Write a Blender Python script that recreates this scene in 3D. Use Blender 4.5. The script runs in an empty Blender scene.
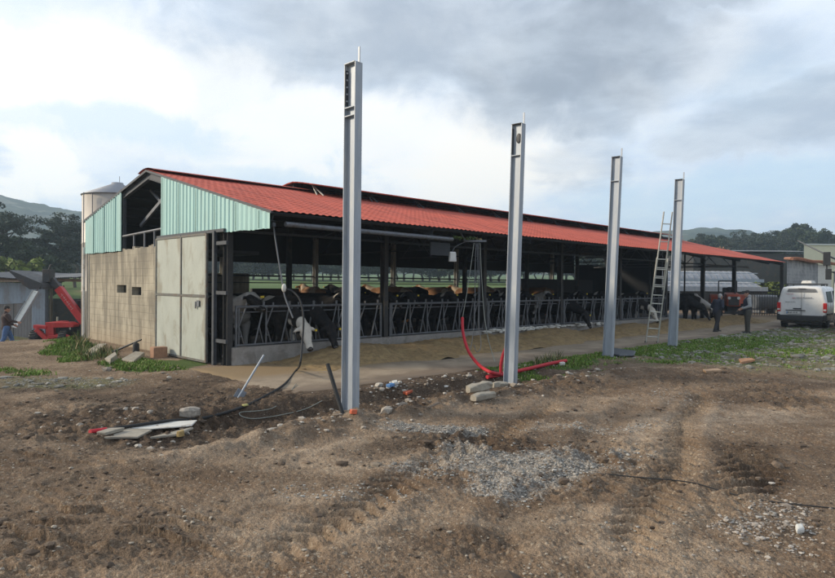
import bpy, bmesh, math, random
import numpy as np
from mathutils import Vector, Matrix, Euler, noise as mnoise
R = math.radians
random.seed(11); RNG = np.random.default_rng(5)
S = bpy.context.scene
C = S.collection
# ------------------------------------------------------------------ camera
F, CX, CY, HC = 631.0, 417.5, 289.0, 1.85
ROLL, PITCH = R(0.5), R(-0.45)
cam_d = bpy.data.cameras.new('camera'); cam = bpy.data.objects.new('camera', cam_d); C.objects.link(cam)
CAMM = (Matrix.Translation((0, 0, HC)) @ Matrix.Rotation(R(90) + PITCH, 4, 'X') @ Matrix.Rotation(ROLL, 4, 'Z'))
cam.matrix_world = CAMM
cam_d.sensor_width = 36; cam_d.lens = F / 835 * 36; cam_d.clip_end = 6000; cam_d.clip_start = 0.05
S.camera = cam
CR = CAMM.to_3x3()
def ray(x, y):
    return (CR @ Vector(((x - CX) / F, -(y - CY) / F, -1.0))).normalized()
def P(x, y, Y):                                  # point on the sight line of (x, y) at distance Y forward
    d = ray(x, y); return Vector((0, 0, HC)) + d * (Y / d.y)
# ------------------------------------------------------------------ barn frame
A = Vector((-4.2, 13.9, 0)); BROT = R(44.6)
U = Vector((math.cos(BROT), math.sin(BROT), 0)); V = Vector((-math.sin(BROT), math.cos(BROT), 0))
def BL(t, w, z=0): return A + U * t + V * w + Vector((0, 0, z))
# ------------------------------------------------------------------ noise (vectorised gradient noise)
_perm = np.random.default_rng(3).permutation(512)
_perm = np.concatenate([_perm, _perm, _perm])
_ang = np.random.default_rng(4).random(512) * 2 * np.pi
_gx, _gy = np.cos(_ang), np.sin(_ang)
def pn(x, y):
    x = np.asarray(x, float); y = np.asarray(y, float)
    xi = np.floor(x).astype(int); yi = np.floor(y).astype(int); xf = x - xi; yf = y - yi
    xi &= 511; yi &= 511
    def g(ix, iy, dx, dy):
        h = _perm[(_perm[ix & 511] + iy) & 511] & 511
        return _gx[h] * dx + _gy[h] * dy
    u = xf * xf * xf * (xf * (xf * 6 - 15) + 10); v = yf * yf * yf * (yf * (yf * 6 - 15) + 10)
    a = g(xi, yi, xf, yf); b = g(xi + 1, yi, xf - 1, yf); c = g(xi, yi + 1, xf, yf - 1); d = g(xi + 1, yi + 1, xf - 1, yf - 1)
    return ((a + (b - a) * u) + ((c + (d - c) * u) - (a + (b - a) * u)) * v) * 1.5
def fbm(x, y, o=4, lac=2.03, gain=.5):
    s = 0; amp = 1; f = 1
    for k in range(o):
        s = s + amp * pn(x * f + 17.3 * k, y * f - 9.1 * k); amp *= gain; f *= lac
    return s
def sst(a, b, x):
    t = np.clip((x - a) / (b - a), 0, 1); return t * t * (3 - 2 * t)
# ------------------------------------------------------------------ photo pixel of a world point (used only to lay out soil patches on the ground)
_Ci = np.array(CAMM.inverted())
def topx(x, y, z):
    q = _Ci[:3, :3] @ np.stack([x, y, z]).reshape(3, -1) + _Ci[:3, 3:4]
    d = np.maximum(-q[2], 1e-3)
    px = CX + F * q[0] / d; py = CY - F * q[1] / d
    bad = -q[2] < .3
    px[bad] = -9999; py[bad] = 9999
    return px.reshape(x.shape), py.reshape(x.shape)
def ell(px, py, lst, wx=0, wy=0):
    m = np.zeros_like(px)
    for (cx, cy, rx, ry, s) in lst:
        d = np.sqrt(((px + wx * rx - cx) / rx) ** 2 + ((py + wy * ry - cy) / ry) ** 2)
        m = np.maximum(m, s * sst(1.25, .55, d))
    return m
# ------------------------------------------------------------------ terrain
def base_h(x, y):
    dx = x - A.x; dy = y - A.y
    xl = dx * U.x + dy * U.y; yl = dx * V.x + dy * V.y
    r = np.sqrt(x * x + y * y)
    z = -1.35 * sst(8.8, 20.5, yl) * sst(90, 60, r)
    z = z + sst(46, 135, r) * 2.6 + sst(130, 600, r) * 9
    return z, xl, yl, r
TREAD = [(752, 470, 36, 27)]
def height(x, y, detail=True):
    z, xl, yl, r = base_h(x, y)
    if not detail: return z
    flat = sst(-4.65, -4.25, yl) * sst(-1.5, -0.2, xl) * sst(11.5, 10, yl) * sst(37, 35, xl)   # lane and barn floor
    near = sst(60, 22, r)
    wx = fbm(x * .55 + 3, y * .55, 3); wy = fbm(x * .55 - 7, y * .55 + 5, 3)
    h = .028 * fbm(x * .4, y * .4, 3) + .013 * fbm(x * 1.7 + 9, y * 1.7, 3)
    px, py = topx(x, y, z)
    rough = ell(px, py, ROUGH, wx * .5, wy * .5)
    rid = 1 - np.abs(fbm(x * 2.6 + wx, y * 2.6 + wy, 4))
    h = h + rough * (.085 * (rid - .72) + .05 * fbm(x * 6, y * 6, 3))
    h = h + .012 * fbm(x * 5.3, y * 5.3, 3) + .022 * np.abs(fbm(x * 11, y * 11, 3)) * (.35 + rough) + .012 * np.abs(fbm(x * 24, y * 24, 3)) + .007 * fbm(x * 45, y * 45, 2)
    # pit between lane and the post line, with its spoil rim towards the viewer
    pit = sst(-6.1 + 0, -5.3, yl + .35 * wx) * sst(-4.3, -4.75, yl) * sst(-5.5, -2, xl) * sst(7.5, 4.0, xl)
    rim = np.exp(-((yl + 6.35 + .3 * wx) / .38) ** 2) * sst(-5, -2, xl) * sst(7.5, 4.5, xl)
    h = h - .20 * pit + .10 * rim * (1 + .8 * fbm(x * 3, y * 3, 2)) + pit * .05 * fbm(x * 4, y * 4, 3)
    # ripples scraped by a bucket in the left foreground
    m = ell(px, py, [(105, 535, 140, 55, 1), (230, 560, 90, 30, .7), (60, 470, 80, 25, .7), (180, 480, 70, 14, .5)], wx * .3, wy * .3)
    ph = (x * .45 + y * .9) * 26 + 3.2 * wx + 2.5 * fbm(x * 2.3, y * 2.3, 2)
    h = h + m * .034 * (.5 - np.mod(ph / (2 * math.pi), 1)) * np.clip(1 + 1.2 * fbm(x * 1.6, y * 1.6, 2), 0, 2)
    # tyre lug prints
    for (cx, cy, rx, ry) in TREAD:
        m = ell(px, py, [(cx, cy, rx, ry, 1)], wx * .15, wy * .15)
        ph = (y + .25 * np.abs(x - 3.4)) * 2 * math.pi / .2
        h = h + m * (.050 * np.clip(np.sin(ph) * 2.2, -1, 1) - .02) + m * .016 * fbm(x * 9, y * 9, 2)
    for (ax, ay, bx, by, w, lug) in RUTS:                 # long wheel ruts
        vx, vy = bx - ax, by - ay; L = math.hypot(vx, vy); vx /= L; vy /= L
        s = (x - ax) * vx + (y - ay) * vy; d = (x - ax) * vy - (y - ay) * vx + .12 * wx
        m = sst(-.2, .6, s) * sst(L + .2, L - .6, s)
        h = h + m * (-.03 * np.exp(-(d / w) ** 2) + .022 * np.exp(-((np.abs(d) - 1.7 * w) / (.6 * w)) ** 2))
        if lug: h = h + m * .040 * np.exp(-(d / w) ** 4) * np.clip(np.sin((s + .6 * np.abs(d)) * 2 * math.pi / .19) * 1.5, -1, 1)
    # rubble mound by the block wall
    mx, my = BL(-.9, 6.6)[:2]
    h = h + .24 * np.exp(-(((x - mx) / 1.1) ** 2 + ((y - my) / .8) ** 2)) * (1 + .5 * fbm(x * 2, y * 2, 3))
    return z + h * near * (1 - flat) - .006 * flat
ROUGH = [(475, 443, 75, 14, 1), (600, 455, 60, 16, .8), (120, 420, 130, 26, .7), (330, 400, 150, 22, .6), (690, 378, 70, 14, .6),
         (780, 395, 60, 16, .7), (470, 545, 70, 18, .5), (60, 560, 90, 30, .5), (560, 480, 120, 25, .5), (580, 388, 70, 9, .6), (730, 490, 60, 30, .4)]
def gp(px, py):                                   # where the sight line meets the ground
    d = ray(px, py); o = Vector((0, 0, HC)); t = np.geomspace(1.5, 120, 500)
    for _ in range(2):
        gap = HC + d.z * t - height(d.x * t, d.y * t); k = int(np.argmax(gap <= 0)); k = max(k, 1); t = np.linspace(t[k - 1], t[k], 40)
    p = o + d * float(t[0]); p.z = gz(p.x, p.y); return p
def gz(x, y): return float(height(np.array([float(x)]), np.array([float(y)]))[0])
_g = lambda x, y: (F * HC / (y - 284) * (x - CX) / F, F * HC / (y - 284))
RUTS = [_g(640, 560) + _g(700, 390) + (.16, True), _g(250, 570) + _g(560, 400) + (.18, True), _g(470, 570) + _g(640, 395) + (.18, False),
        _g(20, 500) + _g(330, 440) + (.2, False), _g(10, 440) + _g(260, 412) + (.2, True)]
# ------------------------------------------------------------------ mesh builder
class MB:
    def __init__(s): s.v = []; s.f = []; s.sm = []; s.mi = []
    def add(s, vs, fs, smooth=False, mi=0, M=None):
        n = len(s.v)
        s.v += [tuple(M @ Vector(p)) for p in vs] if M is not None else [tuple(p) for p in vs]
        for f in fs: s.f.append(tuple(i + n for i in f)); s.sm.append(smooth); s.mi.append(mi)
        return s
    def box(s, c, d, rz=0, M=None, mi=0, taper=1.0):
        x, y, z = [k / 2 for k in d]
        vs = [(-x, -y, -z), (x, -y, -z), (x, y, -z), (-x, y, -z), (-x * taper, -y * taper, z), (x * taper, -y * taper, z), (x * taper, y * taper, z), (-x * taper, y * taper, z)]
        T = Matrix.Translation(c) @ Matrix.Rotation(rz, 4, 'Z')
        if M is not None: T = M @ T
        return s.add(vs, [(0, 3, 2, 1), (4, 5, 6, 7), (0, 1, 5, 4), (1, 2, 6, 5), (2, 3, 7, 6), (3, 0, 4, 7)], mi=mi, M=T)
    def bar(s, p0, p1, w, h, up=(0, 0, 1), mi=0):
        p0 = Vector(p0); p1 = Vector(p1); d = (p1 - p0); L = d.length; d.normalize()
        up = Vector(up)
        if abs(d.dot(up)) > .98: up = Vector((1, 0, 0)) if abs(d.x) < .9 else Vector((0, 1, 0))
        a = d.cross(up).normalized(); b = a.cross(d).normalized()
        M = Matrix((( d.x, a.x, b.x, (p0.x + p1.x) / 2), (d.y, a.y, b.y, (p0.y + p1.y) / 2), (d.z, a.z, b.z, (p0.z + p1.z) / 2), (0, 0, 0, 1)))
        return s.box((0, 0, 0), (L, w, h), M=M, mi=mi)
    def tube(s, pts, r, n=8, mi=0, smooth=True, cap=True):
        pts = [Vector(p) for p in pts]; m = len(pts)
        rs = r if isinstance(r, (list, tuple)) else [r] * m
        vs = []; fs = []; prev = None
        for i, p in enumerate(pts):
            t = (pts[min(i + 1, m - 1)] - pts[max(i - 1, 0)]); t = t.normalized() if t.length > 1e-9 else Vector((0, 0, 1))
            if prev is None:
                a = t.orthogonal().normalized()
            else:
                a = (prev - t * prev.dot(t)); a = a.normalized() if a.length > 1e-6 else t.orthogonal().normalized()
            prev = a; b = t.cross(a)
            for k in range(n):
                q = 2 * math.pi * k / n; vs.append(p + (a * math.cos(q) + b * math.sin(q)) * rs[i])
        for i in range(m - 1):
            for k in range(n):
                fs.append((i * n + k, i * n + (k + 1) % n, (i + 1) * n + (k + 1) % n, (i + 1) * n + k))
        s.add(vs, fs, smooth, mi)
        if cap:
            s.add(vs[:n], [tuple(range(n))[::-1]], False, mi); s.add(vs[-n:], [tuple(range(n))], False, mi)
        return s
    def lathe(s, prof, c=(0, 0, 0), n=24, mi=0, smooth=True, M=None):
        vs = []; fs = []; m = len(prof)
        for (r, z) in prof:
            for k in range(n):
                q = 2 * math.pi * k / n; vs.append((c[0] + r * math.cos(q), c[1] + r * math.sin(q), c[2] + z))
        for i in range(m - 1):
            for k in range(n): fs.append((i * n + k, i * n + (k + 1) % n, (i + 1) * n + (k + 1) % n, (i + 1) * n + k))
        fs.append(tuple(range(n))[::-1]); fs.append(tuple(range((m - 1) * n, m * n)))
        return s.add(vs, fs, smooth, mi, M)
    def prism(s, poly, y0, y1, M=None, mi=0):               # poly in (x, z), extruded along y
        n = len(poly)
        vs = [(x, y0, z) for x, z in poly] + [(x, y1, z) for x, z in poly]
        fs = [tuple(range(n)), tuple(range(2 * n - 1, n - 1, -1))] + [(i, i + n, (i + 1) % n + n, (i + 1) % n) for i in range(n)]
        return s.add(vs, fs, False, mi, M)
    def ball(s, c, r, nu=10, nv=7, mi=0, M=None):
        if not isinstance(r, (tuple, list)): r = (r, r, r)
        vs = [(c[0], c[1], c[2] - r[2])]; fs = []
        for j in range(1, nv):
            th = -math.pi / 2 + math.pi * j / nv
            for i in range(nu):
                q = 2 * math.pi * i / nu
                vs.append((c[0] + r[0] * math.cos(th) * math.cos(q), c[1] + r[1] * math.cos(th) * math.sin(q), c[2] + r[2] * math.sin(th)))
        vs.append((c[0], c[1], c[2] + r[2])); T = len(vs) - 1
        for i in range(nu):
            fs.append((0, 1 + (i + 1) % nu, 1 + i)); fs.append((T, T - nu + i, T - nu + (i + 1) % nu))
        for j in range(nv - 2):
            for i in range(nu): fs.append((1 + j * nu + i, 1 + j * nu + (i + 1) % nu, 1 + (j + 1) * nu + (i + 1) % nu, 1 + (j + 1) * nu + i))
        return s.add(vs, fs, True, mi, M)
    def loft(s, rings, smooth=True, mi=0, cap=True):
        n = len(rings[0]); vs = [p for r_ in rings for p in r_]; fs = []
        for i in range(len(rings) - 1):
            for k in range(n): fs.append((i * n + k, i * n + (k + 1) % n, (i + 1) * n + (k + 1) % n, (i + 1) * n + k))
        s.add(vs, fs, smooth, mi)
        if cap: s.add(rings[0], [tuple(range(n))[::-1]], False, mi); s.add(rings[-1], [tuple(range(n))], False, mi)
        return s
    def mesh(s, name):
        me = bpy.data.meshes.new(name); me.from_pydata(s.v, [], s.f)
        me.polygons.foreach_set('use_smooth', s.sm); me.polygons.foreach_set('material_index', s.mi)
        bm = bmesh.new(); bm.from_mesh(me); bmesh.ops.recalc_face_normals(bm, faces=bm.faces); bm.to_mesh(me); bm.free()
        me.update(); return me
    def build(s, name, mats, parent=None, loc=(0, 0, 0), rz=0, bevel=0, seg=2):
        o = bpy.data.objects.new(name, s.mesh(name)); C.objects.link(o)
        for m in (mats if isinstance(mats, (list, tuple)) else [mats]): o.data.materials.append(m)
        o.location = loc; o.rotation_euler = (0, 0, rz)
        if parent is not None: o.parent = parent
        if bevel:
            b = o.modifiers.new('bevel', 'BEVEL'); b.width = bevel; b.segments = seg; b.limit_method = 'ANGLE'; b.angle_limit = R(40)
        return o
def tag(o, label=None, cat=None, group=None, kind=None):
    if label: o['label'] = label
    if cat: o['category'] = cat
    if group: o['group'] = group
    if kind: o['kind'] = kind
    return o
def empty(name, loc, rz=0, label=None, cat=None, group=None):
    o = bpy.data.objects.new(name, None); C.objects.link(o); o.location = loc; o.rotation_euler = (0, 0, rz); o.empty_display_size = .2
    return tag(o, label, cat, group)
KIDS = {}
def copy_tree(o, parent=None):
    c = o.copy(); C.objects.link(c)
    if parent is not None: c.parent = parent
    for ch in [k for k in bpy.data.objects if k.parent == o]: copy_tree(ch, c)
    return c
def rawmesh(name, verts, faces_quads, mats, attr=None, smooth=False):
    me = bpy.data.meshes.new(name); nv = len(verts); k = faces_quads.shape[1]; nf = len(faces_quads)
    me.vertices.add(nv); me.vertices.foreach_set('co', np.asarray(verts, np.float32).ravel())
    me.loops.add(nf * k); me.loops.foreach_set('vertex_index', faces_quads.astype(np.int32).ravel())
    me.polygons.add(nf); me.polygons.foreach_set('loop_start', np.arange(0, nf * k, k, dtype=np.int32))
    me.polygons.foreach_set('use_smooth', np.full(nf, smooth))
    me.update(calc_edges=True); me.validate()
    for nm, arr in (attr or {}).items():
        a = me.color_attributes.new(nm, 'FLOAT_COLOR', 'POINT'); a.data.foreach_set('color', np.asarray(arr, np.float32).ravel())
    for m in (mats if isinstance(mats, (list, tuple)) else [mats]): me.materials.append(m)
    return me
def blob(name, caps, voxel, mat, parent=None, smooth=3, dec=0):
    """one continuous surface grown round tapered limbs: caps = [(p0, r0, p1, r1) or (centre, (rx, ry, rz))]"""
    b = MB()
    for c in caps:
        if len(c) == 2: b.ball(c[0], c[1], 14, 10); continue
        p0, r0, p1, r1 = Vector(c[0]), c[1], Vector(c[2]), c[3]
        n = 5; d = p1 - p0; L = max(d.length, 1e-6); dn = d / L; pts = []; rs = []
        for k in range(4): q = math.pi / 2 * k / 4; pts.append(p0 - dn * r0 * math.cos(q)); rs.append(max(r0 * math.sin(q), r0 * .08))
        for k in range(n + 1): pts.append(p0 + d * k / n); rs.append(r0 + (r1 - r0) * k / n)
        for k in range(3, -1, -1): q = math.pi / 2 * k / 4; pts.append(p1 + dn * r1 * math.cos(q)); rs.append(max(r1 * math.sin(q), r1 * .08))
        b.tube(pts, rs, 12)
    me = b.mesh(name)
    o = bpy.data.objects.new(name, me); C.objects.link(o)
    m = o.modifiers.new('r', 'REMESH'); m.mode = 'VOXEL'; m.voxel_size = voxel
    if smooth: k = o.modifiers.new('s', 'SMOOTH'); k.factor = .5; k.iterations = smooth
    dg = bpy.context.evaluated_depsgraph_get(); dg.update()
    new = bpy.data.meshes.new_from_object(o.evaluated_get(dg))
    o.modifiers.clear(); o.data = new; bpy.data.meshes.remove(me)
    new.name = name
    new.polygons.foreach_set('use_smooth', [True] * len(new.polygons))
    new.materials.clear(); new.materials.append(mat)
    if parent is not None: o.parent = parent
    return o
# ------------------------------------------------------------------ materials
def newmat(name):
    m = bpy.data.materials.new(name); m.use_nodes = True; nt = m.node_tree
    b = nt.nodes['Principled BSDF']; return m, nt, b
class N:                                         # tiny node helper
    def __init__(s, nt): s.nt = nt
    def n(s, t, **k):
        x = s.nt.nodes.new(t)
        for a, v in k.items(): setattr(x, a, v)
        return x
    def l(s, a, b): s.nt.links.new(a, b)
    def put(s, sock, v):
        if hasattr(v, 'is_linked') or isinstance(v, bpy.types.NodeSocket): s.l(v, sock)
        elif isinstance(v, (tuple, list)) and len(v) == 3 and sock.type == 'RGBA': sock.default_value = (*v, 1)
        else: sock.default_value = v
    def noise(s, vec=None, scale=5, detail=4, rough=.55, dist=0, out='Fac'):
        x = s.n('ShaderNodeTexNoise'); x.inputs['Scale'].default_value = scale; x.inputs['Detail'].default_value = detail
        x.inputs['Roughness'].default_value = rough; x.inputs['Distortion'].default_value = dist
        if vec is not None: s.l(vec, x.inputs['Vector'])
        return x.outputs[out]
    def math(s, op, a, b=0.0, c=0.0, clamp=False):
        x = s.n('ShaderNodeMath', operation=op, use_clamp=clamp)
        s.put(x.inputs[0], a); s.put(x.inputs[1], b); s.put(x.inputs[2], c); return x.outputs[0]
    def mr(s, v, a, b, c=0.0, d=1.0, smooth=True):
        x = s.n('ShaderNodeMapRange'); x.interpolation_type = 'SMOOTHSTEP' if smooth else 'LINEAR'
        s.put(x.inputs[0], v)
        for i, q in enumerate((a, b, c, d)): x.inputs[i + 1].default_value = q
        return x.outputs[0]
    def mix(s, f, a, b, bt='MIX'):
        x = s.n('ShaderNodeMix', data_type='RGBA', blend_type=bt); s.put(x.inputs[0], f); s.put(x.inputs[6], a); s.put(x.inputs[7], b); return x.outputs[2]
    def bump(s, h, st=.5, dist=.01, nrm=None):
        x = s.n('ShaderNodeBump'); x.inputs['Strength'].default_value = st; x.inputs['Distance'].default_value = dist; s.l(h, x.inputs['Height'])
        if nrm is not None: s.l(nrm, x.inputs['Normal'])
        return x.outputs[0]
    def vscale(s, vec, v):
        x = s.n('ShaderNodeVectorMath', operation='MULTIPLY'); s.l(vec, x.inputs[0]); x.inputs[1].default_value = v; return x.outputs[0]
def mat(name, col, rough=.6, metal=0, var=.25, scale=6, bump=.15, bdist=.004, stain=None, stain_amt=.5, stain_scale=2.5, stretch=(1, 1, 1), fine=40, spec=.5):
    m, nt, b = newmat(name); h = N(nt)
    tc = h.n('ShaderNodeTexCoord').outputs['Object']; v = h.vscale(tc, stretch)
    n1 = h.noise(v, scale, 5, .6); n2 = h.noise(v, fine, 3, .6)
    f = h.math('ADD', h.math('MULTIPLY', n1, .7), h.math('MULTIPLY', n2, .3))
    lo = tuple(c * (1 - var) for c in col); hi = tuple(min(1, c * (1 + var)) for c in col)
    c = h.mix(h.mr(f, .3, .7), lo, hi)
    if stain:
        s_ = h.mr(h.noise(v, stain_scale, 6, .65, .6), .5, .66, 0, stain_amt); c = h.mix(s_, c, stain)
    h.l(c, b.inputs['Base Color'])
    h.l(h.mr(n1, .2, .8, max(0, rough - .12), min(1, rough + .12)), b.inputs['Roughness'])
    b.inputs['Metallic'].default_value = metal; b.inputs['Specular IOR Level'].default_value = spec
    if bump: h.l(h.bump(f, bump, bdist), b.inputs['Normal'])
    return m
# ------------------------------------------------------------------ material library
M = {}
M['galv'] = mat('galvanised steel', (.325, .36, .405), .5, .15, .14, 7, .06, stain=(.46, .46, .44), stain_amt=.6, stain_scale=7, fine=30, stretch=(1, 1, .16))
M['teal'] = mat('teal cladding', (.36, .575, .54), .55, 0, .06, 2, .05, stain=(.30, .42, .385), stain_amt=.35, stain_scale=1.6, stretch=(1, 2.2, .35))
M['red_roof'] = mat('red roof sheet', (.45, .104, .072), .8, 0, .22, 1.6, .1, stain=(.235, .060, .045), stain_amt=.7, stain_scale=1.1, fine=9, stretch=(2.4, .35, .6), spec=.25)
M['shade_dark'] = mat('barn shade dark', (.011, .012, .015), .85, 0, .3, 2)  # near-black, so the shade under the roof sits in the base colour
M['dark_steel'] = mat('dark painted steel', (.050, .055, .065), .6, .2, .3, 8)
M['grey_steel'] = mat('weathered grey steel', (.15, .16, .18), .6, .4, .25, 12, stain=(.10, .06, .04), stain_amt=.45, stain_scale=6)
M['barrier'] = mat('barrier steel', (.13, .135, .145), .55, .4, .3, 10, stain=(.09, .07, .06), stain_amt=.6, stain_scale=5)
M['door_sheet'] = mat('door sheet', (.385, .405, .36), .6, .1, .09, 3, .05, stain=(.255, .235, .18), stain_amt=.8, stain_scale=2.2, stretch=(1, 1, .5))
M['door_frame'] = mat('door frame steel', (.13, .13, .12), .65, .3, .3, 9, stain=(.16, .08, .04), stain_amt=.5, stain_scale=4)
M['concrete'] = mat('concrete', (.27, .25, .23), .9, 0, .2, 5, .3, stain=(.14, .12, .10), stain_amt=.6)
M['dark_conc'] = mat('shade-darkened concrete', (.042, .040, .038), .85, 0, .3, 4, .3)  # concrete coloured far darker to deepen the shade inside the barn
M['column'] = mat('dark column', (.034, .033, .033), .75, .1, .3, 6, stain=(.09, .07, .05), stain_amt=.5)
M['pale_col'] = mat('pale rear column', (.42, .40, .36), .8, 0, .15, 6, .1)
M['timber'] = mat('old timber', (.19, .14, .10), .85, 0, .3, 5, .3, stretch=(1, 1, .2))
M['rubber'] = mat('black rubber', (.018, .018, .019), .75, 0, .3, 20, .2)
M['black_pl'] = mat('black plastic', (.02, .021, .023), .5, 0, .2, 12, .1)
M['red_pipe'] = mat('red conduit', (.46, .016, .028), .65, 0, .12, 8, .05)
M['grey_cable'] = mat('grey cable', (.13, .135, .145), .55, 0, .15, 10, .05)
M['pale_cable'] = mat('pale cable', (.22, .23, .20), .55, 0, .15, 10, .05)
M['alu'] = mat('aluminium', (.58, .57, .52), .5, .3, .1, 10, .05)
M['red_paint'] = mat('red machine paint', (.46, .018, .018), .42, 0, .12, 4, .05, stain=(.22, .04, .03), stain_amt=.45, stain_scale=4)
M['old_red'] = mat('faded red paint', (.50, .10, .05), .6, 0, .2, 5, .1, stain=(.16, .06, .04), stain_amt=.6, stain_scale=5)
M['mach_dark'] = mat('dark machine steel', (.045, .045, .048), .55, .4, .3, 8, .1, stain=(.10, .065, .045), stain_amt=.5)
M['white_paint'] = mat('white car paint', (.68, .68, .67), .28, 0, .03, 3, 0, stain=(.55, .53, .49), stain_amt=.3, stain_scale=2)
M['glass'] = mat('dark glass', (.022, .026, .030), .08, 0, .1, 3, 0)
M['lamp_red'] = mat('red lamp lens', (.45, .015, .015), .2, 0, .1, 5, 0)
M['plate'] = mat('number plate', (.60, .60, .58), .4, 0, .05, 5, 0)
M['ink'] = mat('dark grey lettering', (.10, .10, .11), .5, 0, .1, 5, 0)
M['ink_red'] = mat('red lettering', (.45, .05, .06), .5, 0, .1, 5, 0)
M['white_ink'] = mat('white lettering', (.75, .75, .73), .5, 0, .05, 5, 0)
M['cladding'] = mat('old blue grey sheet', (.27, .32, .38), .6, .2, .15, 2, .1, stain=(.20, .18, .17), stain_amt=.6, stain_scale=1.3, stretch=(1, 1, .4))
M['brown_sheet'] = mat('brown grey sheet', (.20, .19, .185), .7, .1, .2, 2, .1, stain=(.15, .115, .09), stain_amt=.5, stretch=(1, 1, .4))
M['shed_roof'] = mat('old fibre cement', (.13, .135, .145), .85, 0, .2, 3, .2)
M['silo'] = mat('silo sheet', (.42, .385, .345), .6, .2, .06, 2, .05, stain=(.33, .28, .24), stain_amt=.4, stretch=(1, 1, .25))
M['silo_top'] = mat('silo cone sheet', (.30, .31, .335), .55, .3, .08, 2, .05)
M['cream'] = mat('cream render', (.66, .61, .45), .9, 0, .04, 2, .05)
M['tile'] = mat('clay tile', (.30, .14, .085), .85, 0, .35, 9, .3)
M['tunnel'] = mat('pale tunnel film', (.19, .205, .235), .45, 0, .1, 4, .1, stain=(.36, .38, .41), stain_amt=.5)
M['white_dirty'] = mat('dirty white board', (.60, .585, .54), .7, 0, .1, 6, .1, stain=(.34, .28, .21), stain_amt=.6, stain_scale=6)
M['paving'] = mat('broken pale concrete', (.30, .27, .22), .9, 0, .2, 9, .5, stain=(.2, .15, .1), stain_amt=.5, stain_scale=5)
M['tarp'] = mat('dark plastic sheet', (.075, .083, .095), .4, 0, .25, 9, .3)
M['skin'] = mat('skin', (.42, .23, .16), .55, 0, .1, 20, .05)
M['navy'] = mat('navy cloth', (.024, .028, .044), .9, 0, .3, 25, .2)
M['dark_tr'] = mat('dark trousers', (.030, .029, .032), .9, 0, .3, 25, .2)
M['olive_tr'] = mat('olive grey trousers', (.060, .056, .047), .9, 0, .3, 25, .2)
M['jeans'] = mat('blue jeans', (.065, .125, .26), .9, 0, .3, 25, .2)
M['brown_cl'] = mat('brown cloth', (.050, .030, .028), .9, 0, .3, 25, .2)
M['grey_hood'] = mat('grey sweatshirt', (.31, .32, .33), .9, 0, .15, 25, .2)
M['hair_grey'] = mat('grey hair', (.34, .33, .32), .8, 0, .3, 60, .3)
M['hair_dark'] = mat('dark hair', (.025, .020, .018), .8, 0, .3, 60, .3)
M['boot'] = mat('boot rubber', (.022, .020, .018), .6, 0, .3, 20, .1)
M['eye'] = mat('eye', (.02, .015, .012), .15, 0, .1, 5, 0)
M['yellow'] = mat('yellow tag', (.70, .50, .03), .5, 0, .1, 5, 0)
M['green_pl'] = mat('green plastic', (.03, .28, .13), .5, 0, .1, 5, 0)
M['blue_pl'] = mat('blue plastic', (.09, .22, .45), .5, 0, .15, 8, .1)
M['orange_pl'] = mat('orange red plastic', (.50, .11, .05), .5, 0, .15, 8, .1)
M['bark'] = mat('bark', (.085, .070, .058), .95, 0, .3, 8, .6, stretch=(1, 1, .3))

def block_wall_mat():
    m, nt, b = newmat('rendered block wall'); h = N(nt)
    tc = h.n('ShaderNodeTexCoord').outputs['Object']
    sp = h.n('ShaderNodeSeparateXYZ'); h.l(tc, sp.inputs[0]); cb = h.n('ShaderNodeCombineXYZ'); h.l(sp.outputs[1], cb.inputs[0]); h.l(sp.outputs[2], cb.inputs[1])
    br = h.n('ShaderNodeTexBrick'); h.l(cb.outputs[0], br.inputs['Vector'])
    br.inputs['Scale'].default_value = 1; br.inputs['Brick Width'].default_value = .5; br.inputs['Row Height'].default_value = .2
    br.inputs['Mortar Size'].default_value = .012; br.inputs['Mortar Smooth'].default_value = .6; br.inputs['Bias'].default_value = 0
    br.inputs['Color1'].default_value = (.42, .42, .42, 1); br.inputs['Color2'].default_value = (.56, .56, .56, 1); br.inputs['Mortar'].default_value = (.17, .17, .17, 1)
    n1 = h.noise(tc, 1.1, 6, .6); n2 = h.noise(h.vscale(tc, (1, 1.6, .22)), 2.6, 5, .65); n3 = h.noise(tc, 26, 4, .6)
    base = h.mix(h.mr(n1, .3, .7), (.31, .275, .21), (.435, .385, .295))
    base = h.mix(.26, base, br.outputs['Color'], 'OVERLAY')
    base = h.mix(h.mr(n2, .43, .60, 0, .85), base, (.175, .155, .12))                       # rain streaks
    top = h.mr(sp.outputs[2], 1.75, 2.75); foot = h.mr(sp.outputs[2], .75, .0)
    base = h.mix(h.math('MULTIPLY', top, h.mr(n2, .35, .6, .2, .9)), base, (.19, .17, .135)); base = h.mix(h.mr(h.noise(tc, .8, 4, .6), .55, .7, 0, .5), base, (.48, .43, .33))
    base = h.mix(h.math('MULTIPLY', foot, .4), base, (.33, .24, .145))                       # splashed earth
    h.l(base, b.inputs['Base Color']); b.inputs['Roughness'].default_value = .92
    hh = h.math('ADD', h.math('MULTIPLY', br.outputs['Fac'], -.8), h.math('MULTIPLY', n3, .5))
    h.l(h.bump(hh, .5, .012), b.inputs['Normal']); return m
M['block'] = block_wall_mat()
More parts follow.
